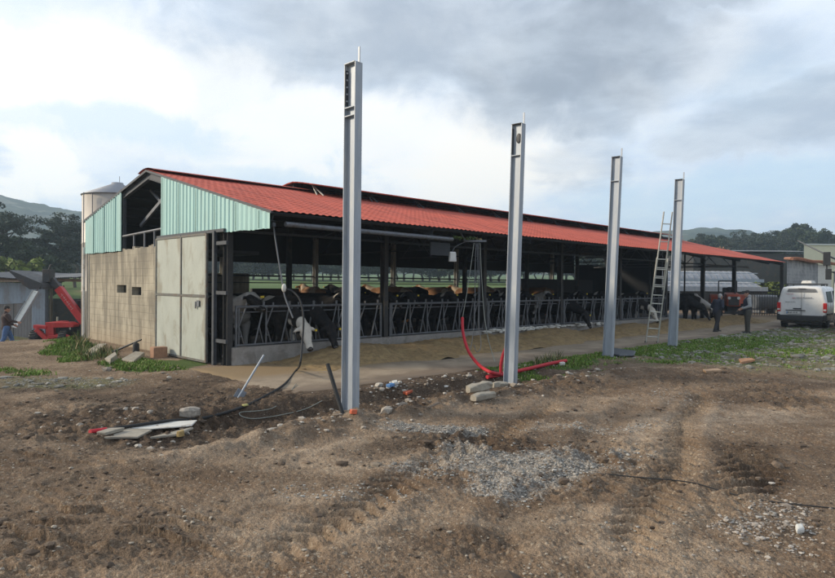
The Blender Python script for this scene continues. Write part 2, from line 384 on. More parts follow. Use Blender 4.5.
def grey_block_mat():
    m, nt, b = newmat('grey block wall'); h = N(nt)
    tc = h.n('ShaderNodeTexCoord').outputs['Object']
    sp = h.n('ShaderNodeSeparateXYZ'); h.l(tc, sp.inputs[0]); cb = h.n('ShaderNodeCombineXYZ'); h.l(h.math('ADD', sp.outputs[0], sp.outputs[1]), cb.inputs[0]); h.l(sp.outputs[2], cb.inputs[1])
    br = h.n('ShaderNodeTexBrick'); h.l(cb.outputs[0], br.inputs['Vector']); br.inputs['Scale'].default_value = 1
    br.inputs['Brick Width'].default_value = .5; br.inputs['Row Height'].default_value = .2; br.inputs['Mortar Size'].default_value = .014
    br.inputs['Color1'].default_value = (.21, .22, .225, 1); br.inputs['Color2'].default_value = (.27, .275, .28, 1); br.inputs['Mortar'].default_value = (.17, .17, .17, 1)
    n1 = h.noise(tc, .9, 6, .65, .5)
    c = h.mix(h.mr(n1, .42, .62, 0, .75), br.outputs['Color'], (.36, .36, .355)); c = h.mix(h.mr(h.noise(tc, 1.7, 5), .5, .7, 0, .6), c, (.12, .12, .125))
    h.l(c, b.inputs['Base Color']); b.inputs['Roughness'].default_value = .9
    h.l(h.bump(br.outputs['Fac'], .3, -.01), b.inputs['Normal']); return m
M['grey_block'] = grey_block_mat()
def leaf_mat(name, col, yellow=.0):
    m, nt, b = newmat(name); h = N(nt)
    at = h.n('ShaderNodeAttribute', attribute_name='tint').outputs['Fac']
    c = h.mix(at, tuple(k * .62 for k in col), tuple(k * 1.5 for k in col))
    if yellow: c = h.mix(h.mr(at, yellow, yellow + .06), c, (.30, .24, .12))
    h.l(c, b.inputs['Base Color']); b.inputs['Roughness'].default_value = .7
    b.inputs['Specular IOR Level'].default_value = .25
    return m
M['pine'] = leaf_mat('pine needles', (.034, .045, .031)); M['leaf'] = leaf_mat('broad leaves', (.034, .048, .026)); M['euca'] = leaf_mat('eucalyptus leaves', (.050, .064, .050))
M['rust_leaf'] = leaf_mat('rusty winter leaves', (.15, .085, .040)); M['lime'] = leaf_mat('yellow green leaves', (.13, .16, .035)); M['blade'] = leaf_mat('grass blades', (.125, .205, .032), .86)
M['weed'] = leaf_mat('weed leaves', (.08, .115, .035), .6)
def cow_mat(name, dark, light, thr, head=None, scale=1.3, seed=0):
    m, nt, b = newmat(name); h = N(nt); tc = h.n('ShaderNodeTexCoord').outputs['Object']
    mp = h.n('ShaderNodeVectorMath', operation='ADD'); h.l(tc, mp.inputs[0]); mp.inputs[1].default_value = (seed * 3.1, seed * 1.7, seed)
    n = h.noise(mp.outputs[0], scale, 2, .45, .4); f = h.mr(n, thr - .015, thr + .015)
    if head:                                                     # white face
        sp = h.n('ShaderNodeSeparateXYZ'); h.l(tc, sp.inputs[0])
        f = h.math('MAXIMUM', f, h.mr(h.math('ADD', sp.outputs[0], h.math('MULTIPLY', n, .12)), head, head + .03))
    c = h.mix(f, dark, light); c = h.mix(h.mr(h.noise(tc, 9, 4), .4, .8, 0, .25), c, (.10, .08, .06)); h.l(c, b.inputs['Base Color']); b.inputs['Roughness'].default_value = .85; b.inputs['Specular IOR Level'].default_value = .12
    h.l(h.bump(h.noise(h.vscale(tc, (1, 1, 2)), 60, 3), .25, .006), b.inputs['Normal']); return m
M['cow_bw'] = cow_mat('black and white hide', (.013, .012, .013), (.36, .34, .32), .56, seed=1)
M['cow_wf'] = cow_mat('hide with white face', (.018, .016, .016), (.56, .52, .46), .63, head=1.27, seed=2)
M['cow_bk'] = cow_mat('mostly black hide', (.013, .013, .015), (.40, .38, .35), .70, seed=3)
M['cow_wh'] = cow_mat('mostly white hide', (.014, .013, .014), (.32, .31, .295), .47, seed=4)
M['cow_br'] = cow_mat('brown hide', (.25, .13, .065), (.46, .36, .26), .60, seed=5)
M['silage'] = mat('chopped maize silage', (.25, .17, .08), .95, 0, .35, 9, .8, .02, stain=(.36, .26, .12), stain_amt=.6, stain_scale=3, fine=60)
M['stone'] = mat('stones', (.30, .265, .225), .9, 0, .3, 20, .3)
M['gravel'] = mat('pale gravel', (.40, .40, .39), .9, 0, .3, 30, .3)
M['soil'] = mat('loose soil clods', (.15, .105, .070), .95, 0, .35, 12, .5, .01)

# ------------------------------------------------------------------ world: sky and clouds by direction
SUN_EL, SUN_AZ = R(24), R(-88)                                  # azimuth clockwise from +Y: the sun stands to the left
def build_world():
    w = bpy.data.worlds.new('World'); S.world = w; w.use_nodes = True; nt = w.node_tree; nt.nodes.clear(); h = N(nt)
    out = h.n('ShaderNodeOutputWorld')
    sky = h.n('ShaderNodeTexSky', sky_type='NISHITA'); sky.sun_disc = False; sky.sun_elevation = SUN_EL; sky.sun_rotation = SUN_AZ; sky.air_density = 1.2; sky.dust_density = 1.5
    bs = h.n('ShaderNodeBackground'); h.l(sky.outputs[0], bs.inputs[0]); bs.inputs[1].default_value = .12
    d = h.n('ShaderNodeTexCoord').outputs['Generated']; sp = h.n('ShaderNodeSeparateXYZ'); h.l(d, sp.inputs[0])
    az = h.math('ARCTAN2', sp.outputs[0], sp.outputs[1]); el = h.math('ARCSINE', sp.outputs[2])
    # cloud layer coordinates: a flat layer overhead, so banks stretch out towards the horizon
    zz = h.math('MAXIMUM', sp.outputs[2], 0.0); inv = h.math('DIVIDE', 1.0, h.math('ADD', zz, .16))
    cv = h.n('ShaderNodeCombineXYZ'); h.l(h.math('MULTIPLY', sp.outputs[0], inv), cv.inputs[0]); h.l(h.math('MULTIPLY', sp.outputs[1], inv), cv.inputs[1])
    big = h.noise(cv.outputs[0], 1.3, 6, .55, .5); fine = h.noise(d, 6.5, 7, .55, .3); fine2 = h.noise(cv.outputs[0], 3.1, 7, .58, .2)
    wa = h.math('ADD', az, h.math('MULTIPLY', h.math('SUBTRACT', big, .5), .30)); we = h.math('ADD', el, h.math('MULTIPLY', h.math('SUBTRACT', fine, .5), .16))
    wa = h.math('ADD', wa, h.math('MULTIPLY', h.math('SUBTRACT', fine, .5), .22))
    def blob(px, py, rx, ry, lo=1.22, hi=.5):
        a0 = math.atan((px - 417) / F); e0 = math.atan((284 - py) / F * math.cos(a0)); ra = rx / F * math.cos(a0) ** 1.5; re = ry / F
        dx = h.math('DIVIDE', h.math('SUBTRACT', wa, a0), ra); dy = h.math('DIVIDE', h.math('SUBTRACT', we, e0), re)
        q = h.math('SQRT', h.math('ADD', h.math('MULTIPLY', dx, dx), h.math('MULTIPLY', dy, dy)))
        return h.mr(q, lo, hi)
    def many(lst):
        r = None
        for (px, py, rx, ry, s) in lst:
            b = h.math('MULTIPLY', blob(px, py, rx, ry), s); r = b if r is None else h.math('MAXIMUM', r, b)
        return r
    high = h.mr(el, R(27), R(36))
    dark = many([(430, 40, 250, 60, .75), (560, 62, 150, 62, 1), (600, 112, 70, 32, .75), (690, 2, 80, 24, .8), (800, 115, 110, 30, .55), (575, 165, 60, 30, .4), (330, 70, 90, 30, .45), (250, 12, 120, 26, .4), (740, 60, 90, 40, .3)])
    dark = h.math('MAXIMUM', dark, h.math('MULTIPLY', high, h.mr(big, .4, .6, .25, .9)))
    bright = many([(60, 90, 190, 75, 1), (40, 172, 62, 40, 1), (210, 95, 110, 40, .6), (330, 135, 160, 40, .8), (470, 165, 120, 60, .85), (250, 145, 200, 30, .7), (700, 60, 60, 26, .3)])
    blue = many([(130, 138, 130, 20, .6), (30, 128, 80, 14, .4), (300, 172, 90, 18, .55), (740, 190, 170, 28, .75), (650, 205, 100, 22, .6), (10, 6, 40, 20, .3), (770, 85, 60, 30, .25)])
    cloud = h.mix(h.mr(fine2, .3, .7), (.57, .67, .81), (.72, .79, .88))
    cloud = h.mix(bright, cloud, (.97, .95, .91)); cloud = h.mix(h.math('MULTIPLY', blob(478, 168, 60, 45), .5), cloud, (1.0, .93, .82))
    dk = h.mix(h.mr(fine2, .35, .68), (.26, .30, .365), (.42, .475, .55))
    cloud = h.mix(h.math('MULTIPLY', blue, .8), cloud, (.56, .76, .94))
    cloud = h.mix(h.math('MULTIPLY', dark, .92), cloud, dk)
    cloud = h.mix(h.math('MULTIPLY', h.mr(fine, .46, .66), .12), cloud, (.95, .95, .94))
    bc = h.n('ShaderNodeBackground'); h.l(cloud, bc.inputs[0]); bc.inputs[1].default_value = 1.22
    cover = h.math('SUBTRACT', 1.0, h.math('MULTIPLY', blue, .2))
    ms = h.n('ShaderNodeMixShader'); h.l(cover, ms.inputs[0]); h.l(bs.outputs[0], ms.inputs[1]); h.l(bc.outputs[0], ms.inputs[2]); h.l(ms.outputs[0], out.inputs[0])
build_world()
sd = bpy.data.lights.new('sun', 'SUN'); sd.energy = 4.3; sd.angle = R(9); sd.color = (1, .86, .66)
so = bpy.data.objects.new('sun', sd); C.objects.link(so)
sdir = Vector((math.sin(SUN_AZ) * math.cos(SUN_EL), math.cos(SUN_AZ) * math.cos(SUN_EL), math.sin(SUN_EL)))
so.rotation_euler = sdir.to_track_quat('Z', 'Y').to_euler(); so.location = sdir * 50
S.view_settings.view_transform = 'Standard'; S.view_settings.look = 'None'; S.view_settings.exposure = .05; S.view_settings.gamma = 1; S.view_settings.use_curve_mapping = False

# ------------------------------------------------------------------ ground
def build_ground():  # one sheet, fine near the viewer and coarse towards the horizon
    a = np.concatenate([np.linspace(-180, -46, 60, endpoint=False), np.linspace(-46, -38, 30, endpoint=False), np.linspace(-38, 38, 540, endpoint=False), np.linspace(38, 46, 30, endpoint=False), np.linspace(46, 180, 60, endpoint=False)])
    r = np.concatenate([[.02, .5, 1.2, 1.8, 2.3], np.geomspace(2.6, 34, 620), np.geomspace(35, 4200, 70)])
    AA, RR = np.meshgrid(np.radians(a), r); X = np.sin(AA) * RR; Y = np.cos(AA) * RR
    Z = height(X, Y); zb, xl, yl, rr = base_h(X, Y)
    px, py = topx(X, Y, zb)
    wx = fbm(X * .6 + 2, Y * .6, 4); wy = fbm(X * .6, Y * .6 + 8, 4); nf = fbm(X * 2.2, Y * 2.2, 3)
    damp = ell(px, py, [(180, 408, 220, 24, .95), (420, 398, 110, 18, .9), (60, 440, 120, 12, .6), (60, 525, 150, 40, .5), (200, 470, 120, 14, .35), (30, 470, 60, 20, .5), (420, 560, 60, 14, .5), (350, 398, 150, 20, 1), (440, 386, 80, 16, 1), (285, 415, 110, 18, .85), (150, 424, 110, 20, .75), (110, 402, 110, 14, .55), (470, 443, 90, 14, 1), (395, 452, 60, 6, .5), (610, 452, 50, 10, .8),
        (735, 378, 60, 8, .5), (680, 378, 80, 9, .7), (752, 470, 40, 26, .85), (80, 545, 110, 40, .6), (330, 480, 130, 10, .35), (600, 482, 90, 16, .45), (470, 545, 80, 18, .5), (775, 396, 70, 14, .7), (585, 386, 90, 9, .7),
        (790, 470, 60, 30, .4), (230, 510, 120, 25, .3), (60, 440, 70, 14, .55), (550, 440, 70, 10, .5), (640, 412, 70, 7, .5), (530, 403, 70, 7, .35), (800, 520, 60, 20, .45), (300, 440, 60, 6, .4), (700, 345, 60, 5, .5)], wx * .7, wy * .9)
    pit = sst(-6.3, -5.6, yl + .3 * wx) * sst(-3.4, -4.0, yl) * sst(-6, -3, xl) * sst(9, 4, xl); damp = np.maximum(damp, pit)
    damp = np.maximum(damp, .8 * np.exp(-((yl + 4.15) / .3) ** 2) * sst(1, 3, xl) * sst(30, 22, xl))
    for (ax, ay, bx, by, w, lug) in RUTS:
        vx, vy = bx - ax, by - ay; L = math.hypot(vx, vy); vx /= L; vy /= L
        s = (X - ax) * vx + (Y - ay) * vy; d = (X - ax) * vy - (Y - ay) * vx + .12 * wx
        damp = np.maximum(damp, .4 * np.exp(-(d / (w * 1.2)) ** 4) * sst(0, 1, s) * sst(L, L - 1, s))
    grav = ell(px, py, [(432, 431, 70, 9, 1), (528, 470, 100, 24, 1), (440, 468, 65, 10, .75), (350, 492, 90, 12, .45), (600, 428, 70, 8, .5), (625, 452, 40, 7, .7), (560, 455, 60, 12, .8), (768, 520, 40, 16, .5), (390, 500, 60, 14, .4), (690, 400, 60, 10, .3), (640, 540, 90, 20, .25), (60, 382, 70, 8, .45), (600, 466, 60, 10, .6)], wx * .6, wy * .8)
    grass = ell(px, py, [(610, 353, 85, 6, 1.15), (690, 345, 80, 7, 1.2), (560, 361, 55, 5, 1.05), (500, 366, 40, 6, .7), (150, 366, 46, 6, 1), (190, 362, 20, 4, .8), (72, 352, 26, 9, .9), (760, 340, 60, 4, .5), (735, 357, 60, 4, .35), (650, 362, 50, 3, .45), (815, 352, 40, 4, .55), (20, 372, 30, 4, .4), (560, 376, 50, 5, .35)], wx * .35, wy * .6)
    field = np.maximum.reduce([sst(24, 30, yl), sst(44, 50, xl) * sst(-30, -5, yl), sst(62, 75, rr)])
    cob = ell(px, py, [(770, 345, 150, 22, 1), (700, 352, 100, 14, .8), (60, 383, 75, 8, .7), (800, 362, 80, 14, .6)], wx * .4, wy * .5)
    dry = ell(px, py, [(300, 455, 170, 16, .7), (270, 520, 150, 40, .6), (650, 428, 110, 22, .8), (640, 555, 160, 30, .6), (560, 405, 90, 10, .5), (560, 520, 150, 16, .5), (250, 365, 60, 8, .4), (330, 422, 120, 8, .7)], wx * .6, wy * .6)
    one = np.ones_like(damp)
    A1 = np.stack([damp, grav, grass, one], -1).reshape(-1, 4); A2 = np.stack([cob, field, dry, one], -1).reshape(-1, 4)
    nr, na = len(r), len(a)
    i = np.arange(nr - 1)[:, None] * na; j = np.arange(na)[None, :]; j2 = (j + 1) % na
    q = np.stack([i + j, i + na + j, i + na + j2, i + j2], -1).reshape(-1, 4)[:, ::-1]
    V_ = np.stack([X, Y, Z], -1).reshape(-1, 3)
    m, nt, b = newmat('yard earth'); h = N(nt)
    tc = h.n('ShaderNodeTexCoord').outputs['Object']
    s1 = h.n('ShaderNodeSeparateColor'); h.l(h.n('ShaderNodeAttribute', attribute_name='soil').outputs['Color'], s1.inputs[0])
    s2 = h.n('ShaderNodeSeparateColor'); h.l(h.n('ShaderNodeAttribute', attribute_name='cover').outputs['Color'], s2.inputs[0])
    n0 = h.noise(tc, .9, 6, .6, .4); n1 = h.noise(tc, 4.2, 6, .65, .3); n2 = h.noise(tc, 19, 5, .65); n3 = h.noise(tc, 75, 3, .6)
    vo = h.n('ShaderNodeTexVoronoi'); h.l(tc, vo.inputs['Vector']); vo.inputs['Scale'].default_value = 46; vo.inputs['Randomness'].default_value = 1
    vo2 = h.n('ShaderNodeTexVoronoi'); h.l(tc, vo2.inputs['Vector']); vo2.inputs['Scale'].default_value = 17
    g = h.math('ADD', h.math('MULTIPLY', n1, .55), h.math('MULTIPLY', n2, .45))
    c = h.mix(h.mr(n0, .36, .66), (.170, .116, .076), (.305, .224, .154))
    c = h.mix(h.mr(g, .38, .62), h.mix(.55, c, (.135, .086, .053)), c)
    c = h.mix(h.math('MULTIPLY', s2.outputs[2], h.mr(n1, .35, .6, .2, .8)), c, (.42, .325, .235))
    pale = h.mr(vo.outputs['Color'], .72, .9); c = h.mix(h.math('MULTIPLY', pale, .5), c, (.46, .385, .29))         # small embedded stones
    dk = h.math('MULTIPLY', s1.outputs[0], h.mr(h.math('ADD', h.math('MULTIPLY', n1, .6), h.math('MULTIPLY', n2, .4)), .38, .52, .30, 1)); c = h.mix(h.math('MULTIPLY', dk, .88), c, (.058, .039, .027))
    gm = h.mr(h.math('ADD', h.math('MULTIPLY', s1.outputs[1], .8), h.math('MULTIPLY', h.math('SUBTRACT', g, .5), 2.6)), .32, .95, 0, .8)
    gc = h.mix(h.mr(vo.outputs['Color'], .1, .9), (.17, .155, .135), (.44, .41, .365)); c = h.mix(gm, c, gc)
    # cobbled, half overgrown yard
    cb = h.mix(h.mr(vo2.outputs['Distance'], .12, .45), (.22, .21, .18), (.095, .100, .052)); cb = h.mix(h.mr(n0, .42, .58, 0, .8), cb, (.09, .115, .035))
    c = h.mix(h.math('MULTIPLY', s2.outputs[0], h.mr(n1, .3, .55, .4, .9)), c, cb)
    gr = h.mr(h.math('ADD', s1.outputs[2], h.math('MULTIPLY', h.math('SUBTRACT', n1, .5), .9)), .38, .62)
    c = h.mix(gr, c, h.mix(n2, (.050, .080, .018), (.090, .135, .032)))
    nfield = h.noise(tc, .06, 5, .6, .5); fc = h.mix(h.mr(nfield, .40, .62), (.070, .115, .030), (.105, .150, .045)); fc = h.mix(h.mr(h.noise(tc, .035, 4, .6), .58, .68), fc, (.26, .20, .105))
    c = h.mix(s2.outputs[1], c, fc)
    fg = h.math('MULTIPLY', h.mr(h.noise(tc, 120, 2, .7), .3, .7, .55, 1.4, False), h.mr(h.noise(tc, 42, 3, .7), .3, .68, .68, 1.26, False)); fv = h.n('ShaderNodeVectorMath', operation='SCALE'); h.l(c, fv.inputs[0]); h.l(fg, fv.inputs['Scale']); c = fv.outputs[0]
    h.l(c, b.inputs['Base Color']); b.inputs['Roughness'].default_value = .95; b.inputs['Specular IOR Level'].default_value = .2
    hh = h.math('ADD', h.math('ADD', h.math('MULTIPLY', n1, .55), h.math('MULTIPLY', n2, .42)), h.math('MULTIPLY', n3, .16))
    hh = h.math('SUBTRACT', hh, h.math('MULTIPLY', h.math('MULTIPLY', vo.outputs['Distance'], h.math('ADD', gm, .25)), .25))
    h.l(h.bump(hh, 1.0, .06), b.inputs['Normal'])
    me = rawmesh('ground', V_, q, m, {'soil': A1, 'cover': A2}, True)
    o = bpy.data.objects.new('ground', me); C.objects.link(o); tag(o, kind='structure')
    return dict(X=X, Y=Y, grav=grav, grass=grass, damp=damp, cob=cob, px=px, py=py, yl=yl, xl=xl)
GR = build_ground()
# ------------------------------------------------------------------ setting sheets round the barn
def sheet_box(name, t0, t1, w0, w1, z0, z1, m, kind='structure'):
    o = MB().box(((t0 + t1) / 2, (w0 + w1) / 2, (z0 + z1) / 2), (t1 - t0, w1 - w0, z1 - z0)).build(name, m, loc=A, rz=BROT); return tag(o, kind=kind)
def lane_mat():
    m, nt, b = newmat('feed lane concrete'); h = N(nt); tc = h.n('ShaderNodeTexCoord').outputs['Object']; sp = h.n('ShaderNodeSeparateXYZ'); h.l(tc, sp.inputs[0])
    n = h.noise(tc, 1.3, 6, .65, .4); f = h.noise(tc, 40, 4, .6)
    c = h.mix(h.mr(n, .35, .65), (.22, .17, .12), (.335, .265, .19)); c = h.mix(h.mr(f, .5, .75, 0, .5), c, (.2, .14, .075))
    w = h.math('ADD', sp.outputs[1], h.math('MULTIPLY', h.math('SUBTRACT', n, .5), 1.2))
    c = h.mix(h.mr(w, -2.3, -1.6), c, (.24, .165, .085))                            # spilt feed near the heap
    c = h.mix(h.mr(w, -3.2, -3.7, 0, .8), c, (.16, .115, .08)); h.l(c, b.inputs['Base Color']); b.inputs['Roughness'].default_value = .9
    h.l(h.bump(h.math('ADD', n, f), .3, .012), b.inputs['Normal']); return m
def lane():
    xs = np.linspace(-1.0, 36, 180); ys = np.linspace(-4.05, .0, 26); XX, YY = np.meshgrid(xs, ys)
    e = .22 * fbm(xs * .8, xs * 0 + 2, 4)
    YY[0] += e * .7; YY[1] += e * .4
    E0 = .3 * fbm(ys * .9, ys * 0 + 5, 3); XX[:, 0] += E0
    ZZ = .012 + .01 * fbm(XX * .8, YY * .8, 2); ZZ[0] -= .08; ZZ[:, 0] -= .05; ZZ[:, -1] -= .08
    n = len(xs); i = np.arange(len(ys) - 1)[:, None] * n; j = np.arange(n - 1)[None]; q = np.stack([i + j, i + j + 1, i + n + j + 1, i + n + j], -1).reshape(-1, 4)
    o = bpy.data.objects.new('feed_lane', rawmesh('feed_lane', np.stack([XX, YY, ZZ], -1).reshape(-1, 3), q, lane_mat(), smooth=True)); C.objects.link(o)
    o.location = A; o.rotation_euler = (0, 0, BROT); tag(o, kind='structure')
lane()
sheet_box('barn_floor', .05, 33.6, .02, 9.35, -.3, .03, M['dark_conc'])
def silage_heap():
    xs = np.linspace(.9, 31.5, 420); ys = np.linspace(-2.35, -.11, 30); XX, YY = np.meshgrid(xs, ys)
    s = (YY + 2.35) / 2.24
    prof = np.clip(s * 1.7 - .15 + .35 * fbm(XX * .55, YY * .3, 3), 0, None); prof = np.minimum(prof, 1.05) * (1 - .35 * sst(.8, 1, s))
    H = .36 * (.75 + .5 * fbm(XX * .25 + 4, XX * 0, 2)) * sst(.9, 2.6, XX) * sst(31.5, 29, XX)
    ZZ = H * prof + .035 * fbm(XX * 5, YY * 5, 4) * np.clip(prof * 3, 0, 1) - .012 + .025 * np.clip(prof * 6, 0, 1)
    n = len(xs); i = np.arange(len(ys) - 1)[:, None] * n; j = np.arange(n - 1)[None]; q = np.stack([i + j, i + j + 1, i + n + j + 1, i + n + j], -1).reshape(-1, 4)
    o = bpy.data.objects.new('silage', rawmesh('silage', np.stack([XX, YY, ZZ], -1).reshape(-1, 3), q, M['silage'], smooth=True)); C.objects.link(o)
    o.location = A; o.rotation_euler = (0, 0, BROT); tag(o, kind='stuff')
silage_heap()
# ------------------------------------------------------------------ the barn
LEN, EY, EZ, RY, RZ, BY, BZ = 33.7, -1.87, 3.29, 4.43, 4.87, 9.62, 3.83
def roofz(y): return EZ + (y - EY) * (RZ - EZ) / (RY - EY) if y <= RY else RZ + (y - RY) * (BZ - RZ) / (BY - RY)
barn = empty('cattle_barn', A, BROT, 'long open sided cattle barn with red sheet roof and teal gable cladding', 'barn')
def roof_mesh(t0, t1, ya, za, yb, zb, step=.36, per=.17, amp=.0095):
    n = int((t1 - t0) / (per / 6)); ts = np.linspace(t0, t1, n); L = math.hypot(yb - ya, zb - za); ns = int(L / step) * 3 + 1
    s = np.concatenate([np.linspace(0, L, int(L / step) + 1)]); rows = []
    for k, v in enumerate(s):
        rows.append((v, .0)); 
        if k < len(s) - 1: rows.append((v + step * .94, -.003)); rows.append((v + step * .97, .005))
    rows = [(min(v, L), d) for v, d in rows]
    dy, dz = (yb - ya) / L, (zb - za) / L; ny, nz = -dz, dy
    if nz < 0: ny, nz = -ny, -nz
    wave = amp * np.clip(np.sin(ts * 2 * math.pi / per) * 1.8, -1, 1)
    SS = np.array([r_[0] for r_ in rows])[:, None]; DD = np.array([r_[1] for r_ in rows])[:, None]
    off = wave[None] + DD + .015 * fbm(ts[None] * .35 + 0 * SS, SS * .5 + 0 * ts[None], 2)
    X = np.broadcast_to(ts[None], off.shape); Y = ya + dy * SS + ny * off; Z = za + dz * SS + nz * off
    return X, Y, Z
def grid_obj(name, grids, m, parent, thick=.004):
    vs = []; fs = []; n0 = 0
    for (X, Y, Z) in grids:
        a, b = X.shape; i = np.arange(a - 1)[:, None] * b; j = np.arange(b - 1)[None]
        fs.append(np.stack([i + j, i + j + 1, i + b + j + 1, i + b + j], -1).reshape(-1, 4) + n0); vs.append(np.stack([X, Y, Z], -1).reshape(-1, 3)); n0 += a * b
    o = bpy.data.objects.new(name, rawmesh(name, np.concatenate(vs), np.concatenate(fs), m)); C.objects.link(o); o.parent = parent; return o
grid_obj('roof', [roof_mesh(-.02, LEN, EY, EZ, RY, RZ), roof_mesh(-.02, LEN, BY, BZ, RY, RZ)], M['red_roof'], barn)
b = MB()                                                                # underside layer below the sheets, its shade put into the colour
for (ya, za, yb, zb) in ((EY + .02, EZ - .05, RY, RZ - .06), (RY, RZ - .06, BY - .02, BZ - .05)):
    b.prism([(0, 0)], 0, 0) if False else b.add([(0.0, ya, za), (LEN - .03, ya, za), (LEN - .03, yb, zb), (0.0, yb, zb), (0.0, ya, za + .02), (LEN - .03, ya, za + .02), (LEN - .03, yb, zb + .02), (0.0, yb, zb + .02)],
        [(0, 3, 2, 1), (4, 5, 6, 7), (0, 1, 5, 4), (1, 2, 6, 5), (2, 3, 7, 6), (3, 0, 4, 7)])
b.build('roof_shade_layer', M['shade_dark'], barn)
b = MB()                                                                # rounded ridge cap over the bare first bay
for k in range(6):
    q0, q1 = [-.55 + 1.1 * (k + d) / 6 for d in (0, 1)]
    z = lambda q: RZ + .04 - .32 * q * q - .0 * q
    b.add([(-.06, RY + q0, z(q0)), (LEN, RY + q0, z(q0)), (LEN, RY + q1, z(q1)), (-.06, RY + q1, z(q1))], [(0, 1, 2, 3)], True)
b.build('ridge_cap', M['red_roof'], barn)
# raised ridge roof
b = MB(); n = 9; ys = [3.15 + (5.55 - 3.15) * k / (n - 1) for k in range(n)]
def mz(y): return 5.10 - .155 * abs(y - RY) ** 1.25
for (t0, t1) in ((4.55, 31.6),):
    for k in range(n - 1):
        y0, y1 = ys[k], ys[k + 1]
        b.add([(t0, y0, mz(y0)), (t1, y0, mz(y0)), (t1, y1, mz(y1)), (t0, y1, mz(y1)), (t0, y0, mz(y0) - .035), (t1, y0, mz(y0) - .035), (t1, y1, mz(y1) - .035), (t0, y1, mz(y1) - .035)],
              [(0, 1, 2, 3), (7, 6, 5, 4), (0, 4, 5, 1)] + ([(2, 6, 7, 3)] if k == n - 2 else []) + [(0, 3, 7, 4), (1, 5, 6, 2)], True)
mon = b.build('ridge_vent_roof', M['red_roof'], barn)
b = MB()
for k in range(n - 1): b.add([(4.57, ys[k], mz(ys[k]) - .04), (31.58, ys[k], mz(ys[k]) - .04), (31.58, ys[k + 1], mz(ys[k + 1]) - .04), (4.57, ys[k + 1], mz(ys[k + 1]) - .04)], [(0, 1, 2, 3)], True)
b.build('vent_shade_layer', M['shade_dark'], mon)  # underside of the raised roof, shade carried by its dark colour
b = MB(); b.box((18.1, RY + .05, 4.96), (26.9, .05, .2)); b.build('vent_gap_shade', M['shade_dark'], mon)  # dark strip standing in for the shade in the open vent gap
for t in [4.75 + 2.24 * k for k in range(13)]:
    b = MB(); b.bar((t, 3.30, roofz(3.3)), (t + .12, 3.75, mz(3.75) - .03), .035, .035); b.bar((t + .25, 3.30, roofz(3.3)), (t + .12, 3.75, mz(3.75) - .03), .035, .035); b.build('strut', M['grey_steel'] if t > 6 else M['alu'], mon)
# gable cladding
M['lap'] = mat('cladding lap', (.17, .29, .27), .7)
def clad(name, ya, yb, zlo, x=-.035):
    b = MB(); per = .19; n = int((yb - ya) / (per / 6)); lo = []; hi = []
    for k in range(n + 1):
        y = ya + (yb - ya) * k / n; ph = ((y / per) % 1); o = .022 if .18 < ph < .42 else (.0 if ph < .10 or ph > .5 else .011)
        lo.append((x - o, y, zlo(y) + .012 * math.sin(y * 7) * (1 if (y * 5.3 % 1) > .3 else 0))); hi.append((x - o, y, roofz(y) - .055))
    vs = lo + hi; fs = [(k, k + 1, n + 2 + k, n + 1 + k) for k in range(n)]
    b.add(vs, fs); b.add([(p[0] + .02, p[1], p[2]) for p in vs], [f[::-1] for f in fs]); o = b.build(name, M['teal'], barn)
    for k in range(int((yb - ya) / .95) + 1):
        y = ya + .42 + .95 * k
        if y < yb - .1: z0 = zlo(y) + .02; z1 = roofz(y) - .08; MB().box((x - .024, y, (z0 + z1) / 2), (.012, .016, z1 - z0)).build('sheet_lap', M['lap'], o)
    return o
clad('gable_cladding', EY + .03, 3.44, lambda y: 2.93 + .014 * (y - EY))
clad('gable_cladding', 6.27, 9.43, lambda y: 2.735)
b = MB(); b.bar((-.03, 6.2, roofz(6.2) - .03), (-.03, BY, BZ - .03), .05, .07); b.bar((-.03, EY, EZ - .035), (-.03, RY, RZ - .03), .04, .05); b.bar((-.03, RY, RZ - .03), (-.03, 6.2, roofz(6.2) - .03), .04, .06); b.build('verge_trim', M['dark_steel'], barn)
for c_, d_ in (((.06, 3.46, 3.75), (.08, .08, 1.6)), ((.06, 6.25, 3.58), (.08, .08, 1.7)), ((.07, .75, 3.02), (.07, 5.1, .08))): MB().box(c_, d_).build('gable_frame', M['dark_steel'], barn)
# block wall with its two vent holes
b = MB(); x0, x1 = .0, .2; holes = [(5.93, 6.67, 1.52, 1.75), (4.83, 5.52, 1.47, 1.70)]
def wb(y0, y1, z0, z1): b.box(((x0 + x1) / 2, (y0 + y1) / 2, (z0 + z1) / 2), (x1 - x0, y1 - y0, z1 - z0))
wb(3.58, 9.41, -.5, 1.47); wb(3.58, 9.41, 1.75, 2.72)
wb(3.58, 4.83, 1.47, 1.75); wb(5.52, 5.93, 1.47, 1.75); wb(6.67, 9.41, 1.47, 1.75); wb(4.83, 5.52, 1.70, 1.75); wb(5.93, 6.67, 1.47, 1.52)
for k in range(14):
    y0 = 3.58 + 2.66 * k / 14; wb(y0, y0 + 2.66 / 14, 2.72, 2.76 + .05 * random.random() + (.04 if k in (2, 3, 6, 9) else 0))
b.build('block_wall', M['block'], barn)
MB().box((3.0, 9.31, .9), (5.6, .18, 2.6)).build('block_side_wall', M['block'], barn)
b = MB(); b.box((-.03, 3.545, 1.35), (.1, .07, 2.8)); b.build('door_jamb', M['white_dirty'], barn)
b = MB(); b.tube([(-.06, 9.47, 2.95), (-.06, 9.48, 0)], .045, 8); b.build('downpipe', M['white_dirty'], barn)
b = MB(); b.tube([(.02, 3.5, 3.23), (.02, 6.23, 3.16)], .035, 8)
for y in (3.98, 4.65, 5.4): b.tube([(.02, y, 2.75), (.02, y, 3.19)], .03, 6)
b.build('guard_rail', M['grey_steel'], barn)
